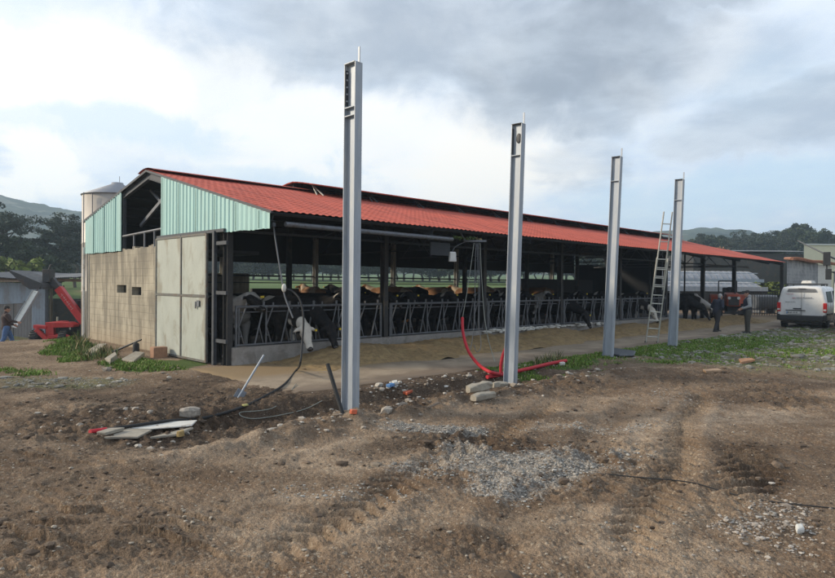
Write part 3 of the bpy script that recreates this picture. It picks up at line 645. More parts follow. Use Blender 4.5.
b = MB(); b.bar((.5, 3.5, 4.6), (.5, 6.2, 3.5), .06, .1); b.bar((.5, 3.5, 3.4), (.5, 5.5, 4.5), .05, .08); b.bar((.9, 3.4, 3.9), (2.2, 5.2, 4.1), .5, .03); b.build('loft_brace', M['grey_steel'], barn)
b = MB(); b.box((1.5, 4.9, 2.70), (2.6, 3.0, .1)); b.build('loft_floor', M['dark_steel'], barn)
# sliding door
door = None
b = MB()
for (ya, yb) in ((.71, 1.97), (2.03, 3.45)):
    for (za, zb) in ((.07, 1.50), (1.56, 2.92)): b.box((-.135, (ya + yb) / 2, (za + zb) / 2 + .0), (.012, yb - ya, zb - za))
door = b.build('sliding_door', M['door_sheet'], barn)
b = MB(); X = -.135
for y in (.69, 2.0, 3.47): b.box((X, y, 1.49), (.05, .055, 2.93))
for z in (.045, 1.53, 2.945): 
    for (ya, yb) in ((.718, 1.972), (2.028, 3.442)): b.box((X, (ya + yb) / 2, z), (.046, yb - ya, .05))
b.build('door_frame', M['door_frame'], door)
b = MB(); b.box((-.175, 1.15, 1.32), (.025, .03, .16)); b.box((-.166, 1.05, 1.36), (.012, .12, .14)); b.build('latch', M['grey_steel'], door)
b = MB(); b.box((-.06, 1.8, 3.0), (.06, 3.6, .07)); b.build('door_track', M['dark_steel'], barn)
b = MB(); b.box((-.08, .42, 1.5), (.08, .09, 3.0)); b.box((-.06, .18, 2.72), (.05, .6, .08)); b.box((-.06, .18, 1.62), (.05, .6, .08)); b.box((-.06, .18, .55), (.05, .6, .08)); b.build('door_stop_frame', M['dark_steel'], barn)
# columns, rafters, beams
FT = [0.06, 4.68, 8.9, 13.35, 17.8, 22.25, 26.7, 31.2, 33.55]
def ibeam(p0, p1, d, w, up): 
    b = MB(); p0 = Vector(p0); p1 = Vector(p1); up = Vector(up); dirn = (p1 - p0).normalized(); s = dirn.cross(up).normalized(); u2 = s.cross(dirn)
    b.bar(p0, p1, .012, d, up); b.bar(p0 + u2 * d / 2, p1 + u2 * d / 2, w, .014, up); b.bar(p0 - u2 * d / 2, p1 - u2 * d / 2, w, .014, up); return b
for i, t in enumerate(FT):
    if i < 8:
        o = ibeam((t, .06, 0), (t, .06, roofz(.06) - .08), .17, .14, (0, 1, 0)).build('column', M['column'], barn)
    z1 = roofz(9.1) - .1
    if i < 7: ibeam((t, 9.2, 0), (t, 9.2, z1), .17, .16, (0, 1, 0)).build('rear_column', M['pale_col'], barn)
    if 0 < i < 8: MB().box((t, RY + .3, 2.3), (.14, .14, 4.6)).build('inner_column', M['column'], barn)
    b = ibeam((t, EY + .1, roofz(EY + .1) - .14), (t, RY, RZ - .16), .16, .1, (0, 0, 1)); b2 = ibeam((t, RY, RZ - .16), (t, BY - .1, roofz(BY - .1) - .14), .16, .1, (0, 0, 1))
    b.add(b2.v, b2.f); b.build('rafter', M['dark_steel'], barn)
for t in (22.25, 26.7, 31.2): MB().box((t - 1.1, 2.4, 1.8), (.07, .07, 3.9)).build('inner_column', M['column'], barn)
MB().box((LEN - .06, EY + .15, 1.6), (.18, .18, 3.2)).build('column', M['column'], barn)
b = MB(); b.bar((.1, .06, 3.0), (LEN, .06, 3.0), .08, .05); b.build('eave_tie', M['dark_steel'], barn)
b = MB()
for k in range(9):
    y = EY + .15 + k * .77; b.box((LEN / 2, y, roofz(y) - .085), (LEN - .2, .05, .05))
for k in range(6):
    y = RY + .4 + k * .9; b.box((LEN / 2, y, roofz(y) - .085), (LEN - .2, .05, .05))
b.build('purlins', M['dark_steel'], barn)
# truss ties that show against the light near the far end
for t in FT[2:]:
    b = MB(); z = roofz(0) - .35; b.bar((t, .1, 3.05), (t, 8.9, 3.05), .05, .05)
    for k in range(4):
        y0 = 1 + k * 1.9; b.bar((t, y0, 3.07), (t, y0 + .95, roofz(y0 + .95) - .2), .035, .035); b.bar((t, y0 + .95, roofz(y0 + .95) - .2), (t, y0 + 1.9, 3.07), .035, .035)
    b.build('truss', M['dark_steel'], barn)
MB().box((LEN / 2 - 2.0, 9.45, 3.24), (LEN - 4.2, .03, 1.20)).build('rear_cladding', M['shade_dark'], barn)
MB().box((14.9 + 2.9, 9.42, .81), (23.6, .16, 1.62)).build('rear_wall', M['dark_conc'], barn)
b = MB(); b.tube([(.2, 9.2, 2.12), (29.8, 9.2, 2.12)], .035, 6); b.tube([(.2, 9.2, 1.85), (29.8, 9.2, 1.85)], .02, 6); b.build('rear_rail', M['dark_steel'], barn)
MB().box((31.7, 9.42, 1.6), (3.8, .1, 3.2)).build('partition_wall', M['shade_dark'], barn)  # far corner room, its shade painted as near-black walls
b = MB(); b.add([(33.5, 5.3, 0), (33.5, 9.4, 0), (33.5, 9.4, 3.75), (33.5, 5.3, 4.6), (33.6, 5.3, 0), (33.6, 9.4, 0), (33.6, 9.4, 3.75), (33.6, 5.3, 4.6)], [(0, 1, 2, 3), (7, 6, 5, 4), (0, 3, 7, 4), (0, 4, 5, 1), (1, 5, 6, 2), (2, 6, 7, 3)]); b.build('partition_wall', M['shade_dark'], barn)
MB().box((25.6, 8.0, 1.1), (7.6, .12, 2.2)).build('stall_divider', M['dark_conc'], barn)
# gutter, feed kerb
b = MB(); b.tube([(.35, EY + .10, 3.05), (5.4, EY + .09, 3.02)], .055, 8); b.build('gutter', M['grey_steel'], barn)
b = MB()
for k in range(52):
    t = .1 + k * .433; b.box((t + .2165, 0, .2), (.433, .2, .4 + .008 * random.random()))
b.build('feed_kerb', M['concrete'], barn)
MB().box((15, 7.9, .12), (29, 2.4, .2)).build('cubicle_platform', M['dark_conc'], barn)
# white lime crust that lies along the kerb
b = MB()
for k in range(150):
    t = random.choice([random.uniform(8.6, 16.5), random.uniform(9, 13)]); s = random.uniform(.05, .13)
    b.ball((t, -.12 - random.random() * .06, .36 + random.uniform(-.05, .05)), (s * 1.3, s * .6, s * .35), 6, 4)
o = b.build('lime_crust', M['white_dirty'], loc=A, rz=BROT); tag(o, kind='stuff')
# ------------------------------------------------------------------ feed barriers
def make_barrier(L, nlock):
    r_ = empty('feed_barrier', (0, 0, 0)); f = MB()
    f.tube([(.05, 0, 1.30), (L - .05, 0, 1.30)], .032, 8); f.tube([(.05, 0, .44), (L - .05, 0, .44)], .028, 8)
    f.tube([(.05, .05, 1.18), (L - .05, .05, 1.18)], .014, 6); f.tube([(.07, 0, .4), (.07, 0, 1.33)], .03, 8); f.tube([(L - .07, 0, .4), (L - .07, 0, 1.33)], .03, 8); f.build('rail_frame', M['barrier'], r_)
    for k in range(nlock):
        x = .12 + (L - .24) * (k + .5) / nlock; w = (L - .24) / nlock; b = MB()
        b.tube([(x - .48 * w, 0, .44), (x - .48 * w, 0, 1.30)], .021, 6); b.tube([(x - .28 * w, 0, .44), (x - .48 * w, 0, .86), (x - .22 * w, 0, 1.30)], .019, 6)
        b.tube([(x + .1 * w, 0, .44), (x + .42 * w, 0, 1.30)], .021, 6); b.tube([(x + .42 * w, 0, .44), (x + .25 * w, 0, .86)], .017, 6)
        b.tube([(x - .48 * w, 0, .64), (x - .38 * w, 0, .64)], .014, 6); b.box((x + .42 * w, 0, 1.36), (.05, .03, .12)); b.box((x - .22 * w, 0, 1.35), (.03, .03, .09))
        b.build('headlock', M['barrier'], r_)
    return r_
proto = make_barrier(4.42, 6)
ords = ['nearest the gable corner', 'in the second bay from the gable', 'in the third bay from the gable', 'in the fourth bay from the gable', 'behind the third steel post from the left']
for i in range(5):
    o = proto if i == 0 else copy_tree(proto)
    o.location = BL(FT[i] + .1 if i else .16, 0); o.rotation_euler = (0, 0, BROT); o.scale = (1, 1, 1)
    tag(o, 'grey tubular feed barrier with slanting headlocks, ' + ords[i], 'feed barrier', 'feed barriers along the barn front')
# ------------------------------------------------------------------ cows
def cow_caps(eat):
    c = [((-.78, 0, 1.12), .27, (-.35, 0, 1.05), .35), ((-.35, 0, 1.05), .35, (.3, 0, 1.0), .37), ((.3, 0, 1.0), .37, (.62, 0, 1.04), .29), ((-.95, 0, 1.22), .13, (-.6, 0, 1.32), .13), ((-.6, 0, 1.33), .11, (.62, 0, 1.28), .13)]
    for s in (-1, 1):
        c += [((-.80, s * .19, 1.22), .12, (-.95, s * .12, 1.2), .12), ((.55, s * .17, .9), .15, (.57, s * .17, .52), .078), ((.57, s * .17, .52), .072, (.55, s * .17, .12), .048), ((.55, s * .17, .1), .05, (.58, s * .17, .04), .062),
              ((-.78, s * .2, 1.0), .21, (-.58, s * .21, .74), .13), ((-.6, s * .21, .76), .12, (-.92, s * .19, .50), .062), ((-.92, s * .19, .50), .06, (-.84, s * .19, .12), .045), ((-.84, s * .19, .1), .05, (-.80, s * .19, .04), .062)]
    c += [((-.45, 0, .72), (.2, .16, .13)), ((-1.04, 0, 1.22), .04, (-1.12, 0, .95), .028), ((-1.12, 0, .95), .026, (-1.12, 0, .6), .026), ((-1.12, 0, .6), .035, (-1.12, 0, .45), .045)]
    if eat: k = [(.68, 0, 1.06), (1.08, 0, .88), (1.33, 0, .76)]; muz = Vector((1.56, 0, .31)); poll = Vector((1.36, 0, .76))
    else: k = [(.68, 0, 1.12), (1.02, 0, 1.28), (1.26, 0, 1.42)]; muz = Vector((1.72, 0, 1.16)); poll = Vector((1.30, 0, 1.45))
    c += [(k[0], .25, k[1], .17), (k[1], .17, k[2], .115)]
    d = (muz - poll); L = d.length; d.normalize(); up = Vector((0, 1, 0)).cross(d) * -1
    if up.z < 0 and not eat: up = -up
    if eat and up.x < 0: up = -up
    W = Vector((0, 1, 0))
    for s in (-1, 1):                                        # broad forehead, cheeks, narrow bridge, wide muzzle
        c += [(poll + W * s * .05, .085, poll + d * .2 + W * s * .055, .078), (poll + d * .2 + W * s * .05, .07, poll + d * (L - .08) + W * s * .025, .052),
              (poll + d * .14 + W * s * .06 - up * .07, .065, poll + d * (L - .12) + W * s * .02 - up * .045, .045), (poll + d * (L - .06) + W * s * .035, .055, poll + d * L + W * s * .04, .052),
              (poll + W * s * .10 + d * .03, .032, poll + W * s * .19 + d * .055 - up * .02, .052), (poll + W * s * .19 + d * .055 - up * .02, .052, poll + W * s * .28 + d * .10 - up * .03, .026), (poll + W * s * .095 + d * .15 + up * .01, .034, poll + W * s * .095 + d * .22 + up * .01, .03)]
    return c, poll, d, up, L
def make_cow(eat, m):
    r_ = empty('cow', (0, 0, 0)); caps, poll, d, up, L = cow_caps(eat)
    blob('hide', caps, .026, m, r_, 4)
    for s in (-1, 1):
        MB().ball(poll + d * .2 + Vector((0, s * .118, 0)) + up * .026, .026, 8, 6).build('eye', M['eye'], r_)
        if s > 0: MB().box(poll + d * .11 + Vector((0, s * .25, 0)) + up * .03, (.03, .045, .045)).build('ear_tag', M['yellow'], r_)
    b = MB(); e = poll + d * (L + .055)
    for s in (-1, 1): b.ball(e + Vector((0, s * .045, 0)) + up * .02, (.026, .022, .024), 6, 5)
    b.ball(poll + d * (L + .045) + up * .005, (.058, .070, .058), 10, 7); b.build('muzzle', M['eye'], r_)
    return r_
cow_up = make_cow(False, M['cow_bk']); cow_eat = make_cow(True, M['cow_bk']); used = {}
def put_cow(kind, t, w, ang, mk, label, z=.03, group='cows standing in the barn', s=1.0):
    src = cow_up if kind == 'up' else cow_eat
    o = src if not used.get(kind) else copy_tree(src); used[kind] = 1
    o.location = BL(t, w, z); o.rotation_euler = (0, 0, BROT + R(ang)); o.scale = (s, s, s)
    for ch in [k for k in bpy.data.objects if k.parent == o and k.name.startswith('hide')]:
        ch.material_slots[0].link = 'OBJECT'; ch.material_slots[0].material = M[mk]
    tag(o, label, 'cow', group)
COWS = [
 ('eat', 1.80, .98, -92, 'cow_wf', 'white faced cow reaching its head out through the feed barrier near the corner'),
 ('eat', 2.40, .95, -88, 'cow_bk', 'black cow eating beside the white faced cow, head through the barrier'),
 ('up', .55, 1.75, -80, 'cow_bw', 'black and white cow behind the barrier closest to the gable corner post'),
 ('up', 1.15, 2.0, -98, 'cow_wh', 'mostly white cow with black spots behind the first feed barrier'),
 ('up', 3.75, 1.9, -95, 'cow_bk', 'dark cow behind the first barrier, just left of the nearest steel post'),
 ('up', 5.2, 1.9, -88, 'cow_bk', 'dark cow behind the second barrier, right of the nearest steel post'),
 ('up', 6.3, 1.9, -99, 'cow_bk', 'black cow behind the middle of the second feed barrier'),
 ('up', 7.7, 1.9, -84, 'cow_bk', 'black cow behind the second feed barrier, left of the hanging cables'),
 ('up', 9.5, 1.9, -93, 'cow_bk', 'black cow behind the hanging cables at the third barrier'),
 ('up', 10.7, 1.9, -86, 'cow_bk', 'black cow behind the second steel post from the left'),
 ('up', 12.0, 1.9, -96, 'cow_bk', 'black cow behind the third barrier, right of the second steel post'),
 ('eat', 14.2, .95, -90, 'cow_bk', 'black cow with lowered head above the silage, left of the third steel post'),
 ('up', 13.2, 1.9, -90, 'cow_bw', 'spotted black cow behind the fourth barrier beside the black eating cow'),
 ('up', 15.7, 1.9, -94, 'cow_bk', 'black cow behind the fourth barrier close to the third steel post'),
 ('up', 17.1, 1.9, -86, 'cow_bk', 'black cow directly behind the third steel post'),
 ('up', 18.4, 1.9, -92, 'cow_bk', 'black cow between the third steel post and the ladder'),
 ('eat', 19.7, .9, -90, 'cow_wf', 'cow with white face lowered to the silage behind the ladder'),
 ('up', 21.0, 1.9, -95, 'cow_bk', 'black cow behind the ladder, deeper in the barn than the white faced one'),
 ('eat', 23.4, .2, -80, 'cow_bk', 'black cow eating from the silage heap just right of the last steel post'),
 ('eat', 24.75, .3, -88, 'cow_bw', 'black and white cow eating at the heap beside the man in the navy jacket'),
 ('up', 5.6, 5.0, -15, 'cow_bk', 'black cow standing sideways in the middle of the barn near the corner'),
 ('up', 9.8, 5.2, 170, 'cow_bk', 'black cow standing sideways behind the row at the second barrier'),
 ('up', 15.0, 5.0, 10, 'cow_bk', 'black cow standing sideways in the middle of the barn'),
 ('up', 3.0, 4.6, 165, 'cow_bk', 'black cow raising its head above the others behind the dangling conduit'),
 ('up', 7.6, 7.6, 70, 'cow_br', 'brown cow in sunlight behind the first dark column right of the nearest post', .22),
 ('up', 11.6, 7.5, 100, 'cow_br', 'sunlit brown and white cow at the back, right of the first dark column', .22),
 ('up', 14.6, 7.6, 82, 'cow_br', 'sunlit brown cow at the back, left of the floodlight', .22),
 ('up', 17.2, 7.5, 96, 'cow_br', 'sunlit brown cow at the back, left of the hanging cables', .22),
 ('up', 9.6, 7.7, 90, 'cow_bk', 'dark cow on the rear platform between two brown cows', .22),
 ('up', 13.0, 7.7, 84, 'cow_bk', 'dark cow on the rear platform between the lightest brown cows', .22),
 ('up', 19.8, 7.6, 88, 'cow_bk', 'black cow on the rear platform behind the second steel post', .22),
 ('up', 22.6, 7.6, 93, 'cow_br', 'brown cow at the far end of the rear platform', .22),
]
for c in COWS: put_cow(c[0], c[1], c[2], c[3], c[4], c[5], c[6] if len(c) > 6 else .03, s=1.05)
# ------------------------------------------------------------------ the four new steel posts
def make_post(loc, H, lean, label, style):
    r_ = empty('steel_post', loc, BROT, label, 'steel post', 'new steel posts standing in front of the barn'); r_.rotation_euler = (0, 0, BROT)
    d, f, tw, tf = .25, .13, .008, .012
    root = r_
    b = MB()                                        # local x = along the row, y = depth of the section
    b.box((0, 0, H / 2 - .15), (tw, d - 2 * tf, H + .3)); b.build('web', M['galv'], root)
    for s in (-1, 1): MB().box((0, s * (d / 2 - tf / 2), H / 2 - .15), (f, tf, H + .3)).build('flange', M['galv'], root)
    zs = [H - .62] + ([H - .74] if style == 1 else [])
    for z in zs:
        for s in (-1, 1): MB().box((s * f / 4, 0, z), (f / 2 - .004, d - 2 * tf, .012)).build('stiffener', M['galv'], root)
    MB().box((0, .01, H + .006), (f + .01, d - .02, .012)).build('cap_plate', M['mach_dark'] if style != 1 else M['galv'], root)
    MB().box((.01, -d / 2 + .01, H + .10), (.012, .035, .24)).build('top_lug', M['galv'], root)
    MB().box((0, 0, .028), (.34, .30, .02)).build('base_plate', M['mach_dark'], root)
    b = MB()
    for sx in (-1, 1):
        for sy in (-1, 1): b.tube([(sx * .13, sy * .10, .03), (sx * .13, sy * .10, .09)], .012, 6)
    b.build('anchor_bolts', M['grey_steel'], root)
    if style == 1:
        b = MB(); b.box((-.002, d / 2 - .018, H - .33), (f - .01, .01, .5)); b.build('bolt_plate', M['dark_steel'], root)
        b = MB()
        for k in range(5): b.tube([(-.035, d / 2 - .022, H - .12 - .1 * k), (-.035, d / 2 - .04, H - .12 - .1 * k)], .014, 6)
        b.build('bolts', M['galv'], root)
    if style == 2:
        b = MB(); b.ball((-.012, -.02, H - .28), (.012, .06, .10), 12, 8); b.build('slot_hole', M['mach_dark'], root)
        b = MB(); b.box((-.002, d / 2 - .018, H - .33), (f - .01, .01, .5)); b.build('bolt_plate', M['dark_steel'], root)
    # leans by a degree or two, as they stand before being tied
    ax = Vector((0, 1, 0)); r_.rotation_mode = 'QUATERNION'
    from mathutils import Quaternion
    r_.rotation_quaternion = Quaternion(ax, R(lean)) @ Quaternion((0, 0, 1), BROT)
    return r_
for (px_, py_, Y, H, lean, lab, st) in (
        (350, 415, 9.0, 5.0, .1, 'tallest looking galvanised steel post, nearest the viewer, with a double stiffener near its top', 1),
        (510.2, 375, 12.6, 5.0, 1.3, 'galvanised steel post beside the red conduit, with a dark hole near its top', 2),
        (608, 352, 16.35, 5.05, 2.0, 'galvanised steel post rising beside a dark plastic sheet on the grass', 3),
        (672.5, 344, 19.2, 5.0, 1.8, 'galvanised steel post with the aluminium ladder standing against it', 4)):
    p = P(px_, py_, Y); p.z = gz(p.x, p.y) - .02
    pt = P(px_, py_, Y); top = pt.z + H
    make_post((p.x, p.y, p.z), top - p.z, lean, lab, st)
# ------------------------------------------------------------------ ladder
def ladder():
    base = P(651.5, 343.5, 20.5); base.z = gz(base.x, base.y); top = P(668.6, 212, 19.42); ax = (top - base); L = ax.length; ax.normalize()
    w = Vector((1, -.12, 0)); w = (w - ax * w.dot(ax)).normalized(); nrm = ax.cross(w)
    r_ = empty('ladder', base, 0, 'long aluminium extension ladder leaning against the last steel post', 'ladder')
    for s in (-1, 1):
        MB().bar(w * s * .185, w * s * .165 + ax * (L * .66), .03, .075, nrm).build('rail', M['alu'], r_)
        MB().bar(w * s * .145 + ax * (L * .42) + nrm * .055, w * s * .125 + ax * L + nrm * .055, .028, .065, nrm).build('upper_rail', M['alu'], r_)
        MB().box(w * s * .185 + ax * .03, (.05, .06, .07)).build('foot', M['rubber'], r_)
    n = int(L * .64 / .28)
    for k in range(n): p = ax * (.22 + .28 * k); MB().tube([p - w * .17, p + w * .17], .017, 6).build('rung', M['alu'], r_)
    for k in range(int(L * .56 / .28)): p = ax * (L * .43 + .1 + .28 * k) + nrm * .055; MB().tube([p - w * .135, p + w * .135], .016, 6).build('upper_rung', M['alu'], r_)
ladder()
# ------------------------------------------------------------------ cables, conduits, lamp
def cr(pts, n=8):                                  # smooth curve through points
    pts = [Vector(p) for p in pts]; out = []
    for i in range(len(pts) - 1):
        p0 = pts[max(i - 1, 0)]; p1 = pts[i]; p2 = pts[i + 1]; p3 = pts[min(i + 2, len(pts) - 1)]
        for k in range(n):
            t = k / n; out.append(.5 * ((2 * p1) + (p2 - p0) * t + (2 * p0 - 5 * p1 + 4 * p2 - p3) * t * t + (3 * p1 - p0 - 3 * p2 + p3) * t ** 3))
    return out + [pts[-1]]
def cable(name, pts, r, m, label, cat='cable', group=None, n=8, seg=8):
    return tag(MB().tube(cr(pts, seg), r, n).build(name, m), label, cat, group)
def onG(px, py, dz=.02):
    p = gp(px, py); p.z += dz; return p
cable('hanging_conduit', [P(273.5, 227, 12.9), P(277, 250, 12.85), P(281, 275, 12.8), P(283.5, 290, 12.75), P(286, 300, 12.7), P(293, 318, 12.6)], .016, M['grey_cable'], 'grey conduit dangling from the eave at the gable corner', 'conduit')
h1 = onG(296, 372, .03); h2 = onG(284, 386, .025); h3 = onG(262, 399); h4 = onG(240, 409); h5 = onG(205, 419); h6 = onG(165, 425, .05); h7 = onG(130, 430, .05); h8 = onG(99, 433, .03)
hose = cable('black_hose', [P(284, 289, 12.74), P(292, 291, 12.7), P(300, 300, 12.6), P(303.5, 318, 12.5), P(302, 345, 12.3), P(300, 364, 12.0), h1, h2, h3, h4, h5, h6, h7, h8], .021, M['rubber'], 'black hose hanging at the barn corner and running over the soil to a white board', 'hose', seg=10)
b = MB().tube(cr([h8 + (h7 - h8) * .25, h8, onG(90, 433.5, .02)], 4), .030, 8); b.build('red_end_sleeve', M['red_pipe'], hose)
b = MB().ball(P(284, 288, 12.72), (.05, .05, .09), 8, 6); tag(b.build('tape_wrap', M['white_dirty']), 'pale tape wrapped where the conduit and black hose meet', 'tape')
cable('thin_cable', [h2 + Vector((.2, .1, 0)), onG(275, 408), onG(240, 414), onG(255, 420), onG(300, 412), onG(322, 402)], .007, M['pale_cable'], 'thin pale cable lying in the dark soil left of the nearest post')
top = P(477, 241, 16.9)
b = MB(); b.bar(top + Vector((-.35, .05, 0)), top + Vector((.25, -.02, 0)), .07, .05); b.tube([top + Vector((-.3, 0, -.02)), top + Vector((-.45, .1, .25))], .02, 6); tag(b.build('cable_bracket', M['grey_steel']), 'grey bracket under the eave holding the hanging cables', 'bracket')
HC_ = [([(474, 243, 16.85), (471, 265, 16.6), (467, 292, 16.3), (462.5, 318, 16.0)], 'pale green cable hanging from the bracket down into the red conduit'),
       ([(476, 243, 16.85), (475, 275, 16.6), (475, 310, 16.4), (473, 335, 16.3), (470, 350, 16.1)], 'grey cable hanging straight down from the bracket with a loose end'),
       ([(478, 243, 16.85), (480, 280, 16.7), (479, 320, 16.5), (481, 345, 16.3), (477, 352, 16.2), (474, 345, 16.2)], 'grey cable hanging from the bracket and curling up at its end'),
       ([(480, 243, 16.85), (481.5, 275, 16.6), (484, 312, 16.2), (488, 338, 15.5), (495, 362, 13.6)], 'rightmost hanging cable, trailing down to the foot of the second post'),
       ([(477, 244, 16.85), (478.5, 290, 16.65), (478, 330, 16.5)], 'short dark cable hanging in the middle of the cable bunch')]
for i, (pp, lab) in enumerate(HC_): cable('hanging_cable', [P(*q) for q in pp], .009, M['pale_cable'] if i in (0, 3) else M['grey_cable'], lab, 'cable', 'cables hanging from the eave bracket')
cable('red_conduit', [P(462.5, 318, 16.0), P(463, 332, 15.4), P(468, 350, 14.6), P(478, 364, 13.8), P(490, 372, 13.1), onG(502, 377, .05)], .036, M['red_pipe'], 'red corrugated conduit curving down from the hanging cable to the ground', 'conduit', n=10)
cable('red_conduit', [onG(487, 380, .06), onG(505, 376.5, .06), onG(530, 371, .06), onG(550, 366.5, .07), onG(566, 363.5, .07)], .041, M['red_pipe'], 'straight red conduit lying on the ground in front of the second post', 'conduit', n=10)
q = onG(501, 377, .03); cable('red_conduit', [q, P(501, 365, q.y), P(503, 355, q.y), P(506, 347.5, q.y)], .035, M['red_pipe'], 'short red conduit standing upright at the foot of the second post', 'conduit', n=10)
fl = empty('floodlight', P(452, 256, 16.7), R(20), 'small white floodlight hanging from a thin arm under the eave', 'floodlight')
MB().box((0, -.03, -.02), (.2, .1, .26), taper=.8).build('housing', M['white_paint'], fl, bevel=.01); MB().box((0, -.085, -.02), (.16, .012, .2)).build('lens', M['plate'], fl)
b = MB().tube(cr([(0, 0, .1), (.12, .05, .25), (.4, .1, .38), (.66, .15, .42)], 5), .012, 6); b.build('arm', M['grey_steel'], fl)
tag(MB().box(P(440, 249, 17.0), (.75, .04, .34), R(44)).build('hanging_board', M['dark_steel']), 'dark grey board hanging under the eave beside the floodlight', 'board')
# small plant in the gutter
def leaf_quads(c, rad, n, size, rng, flat=0.0):
    u = rng.normal(size=(n, 3)); u /= np.linalg.norm(u, axis=1)[:, None]; p = np.asarray(c) + u * (rng.random((n, 1)) ** .45) * np.asarray(rad)
    a = rng.normal(size=(n, 3)); a /= np.linalg.norm(a, axis=1)[:, None]; bb = np.cross(a, rng.normal(size=(n, 3))); bb /= np.linalg.norm(bb, axis=1)[:, None]
    if flat: a[:, 2] *= (1 - flat); bb[:, 2] *= (1 - flat)
    s = size * (.6 + .8 * rng.random((n, 1))); return np.stack([p - a * s, p + bb * s * .55, p + a * s, p - bb * s * .55], 1).reshape(-1, 3)
def leaves_obj(name, chunks, m, parent=None):
    v = np.concatenate([c[0] for c in chunks]); t = np.concatenate([np.full(len(c[0]), c[1]) for c in chunks]); n = len(v) // 4
    q = np.arange(n * 4).reshape(-1, 4); at = np.stack([t, t, t, np.ones_like(t)], -1)
    o = bpy.data.objects.new(name, rawmesh(name, v, q, m, {'tint': at})); C.objects.link(o)
    if parent is not None: o.parent = parent
    return o
r5 = np.random.default_rng(8)
pg = P(468, 238.2, 16.8)
tag(leaves_obj('weed', [(leaf_quads(pg + Vector((d, d * .9, random.uniform(-.02, .06))), (.10, .10, .05), 26, .032, r5), random.random()) for d in (-.35, -.2, 0, .15, .3)], M['weed']), 'small green weed growing on the edge of the red roof', 'weed')
# ------------------------------------------------------------------ left side: silo, shed, machine
so_ = P(117, 281, 30.5); silo = empty('silo', (so_.x, so_.y, -.9), 0, 'tall grey beige feed silo with conical cap behind the barn', 'silo')
b = MB(); zt = P(114, 197, 30.5).z + .9
b.lathe([(1.52, 0), (1.52, zt * .33), (1.545, zt * .335), (1.52, zt * .34), (1.52, zt * .66), (1.545, zt * .665), (1.52, zt * .67), (1.52, zt)], n=40); b.build('shell', M['silo'], silo)
MB().lathe([(1.58, zt), (1.58, zt + .03), (.28, zt + .60), (.26, zt + .68), (.02, zt + .70)], n=40).build('cone_roof', M['silo_top'], silo)
b = MB(); b.tube([(.1, 0, zt + .68), (.1, 0, zt + 1.0)], .012, 5); b.build('vent_rod', M['grey_steel'], silo)
b = MB()
for s in (-1, 1): b.tube([(-.6 + s * .2, -1.56, .3), (-.6 + s * .2, -1.56, zt)], .02, 5)
b.build('side_ladder', M['grey_steel'], silo)
def corr(b, p0, p1, zlo0, zlo1, zhi0, zhi1, per=.16, amp=.014, thick=.012):
    p0 = Vector((p0[0], p0[1], 0)); p1 = Vector((p1[0], p1[1], 0)); L = (p1 - p0).length; d = (p1 - p0) / L; nr = Vector((d.y, -d.x, 0)); n = max(2, int(L / per * 4))
    lo = []; hi = []
    for k in range(n + 1):
        f_ = k / n; o = nr * amp * math.sin(2 * math.pi * f_ * L / per); p = p0 + d * L * f_ + o
        lo.append((p.x, p.y, zlo0 + (zlo1 - zlo0) * f_)); hi.append((p.x, p.y, zhi0 + (zhi1 - zhi0) * f_))
    b.add(lo + hi, [(k, k + 1, n + 2 + k, n + 1 + k) for k in range(n)], True); off = nr * -thick
    b.add([tuple(Vector(p) + off) for p in lo + hi], [(n + 1 + k, n + 2 + k, k + 1, k) for k in range(n)], True); return b
YS = 34.0
shed = empty('sheet_metal_shed', (0, 0, 0), 0, 'ramshackle shed of old blue grey sheets with a dark low roof', 'shed')
X0, X1, X2, X3 = P(-32, 300, YS).x, P(22, 300, YS).x, P(46.5, 300, YS).x, P(90, 300, YS).x
zt_, zm_, zg = P(20, 283, YS).z, P(20, 304, YS).z, -1.4
corr(MB(), (X0, YS), (X1 + .1, YS), zm_ - .1, zm_ + .05, zt_ + .05, zt_).build('upper_sheet', M['cladding'], shed)
corr(MB(), (X1 - .05, YS - .03), (X2, YS - .03), zm_ + .1, zm_ + .45, zt_ - .1, zt_ - .35).build('upper_sheet', M['cladding'], shed)
corr(MB(), (X0, YS + .05), (X1 - .5, YS + .05), zg - .1, zg - .1, zm_ + .1, zm_ + .2).build('lower_sheet', M['brown_sheet'], shed)
corr(MB(), (X1 - .45, YS + .04), (X2 - .6, YS + .04), zg + .25, zg + .1, zm_ + .2, zm_ + .45).build('lower_sheet', M['brown_sheet'], shed)
corr(MB(), (X2 - .75, YS - .05), (X2 - .03, YS - .05), zg + .35, zg + .4, zm_ + .35, zm_ + .5).build('lower_sheet', M['cladding'], shed)
b = MB(); b.box((X2 + .02, YS, (zg + zt_) / 2 - .1), (.12, .12, zt_ - zg)); b.build('corner_post', M['dark_steel'], shed)
for (x, y) in ((X3 - .2, YS + .3), (X3 - .2, YS + 6), (X2, YS + 6), (X0 + 1, YS + 6)): MB().box((x, y, (zg + zt_) / 2), (.13, .13, zt_ - zg + .4)).build('corner_post', M['timber'], shed)
MB().box(((X0 + X2) / 2, YS + 2.6, zg + .1), ((X2 - X0) - .2, .3, .7)).build('base_wall', M['dark_conc'], shed)
b = MB()
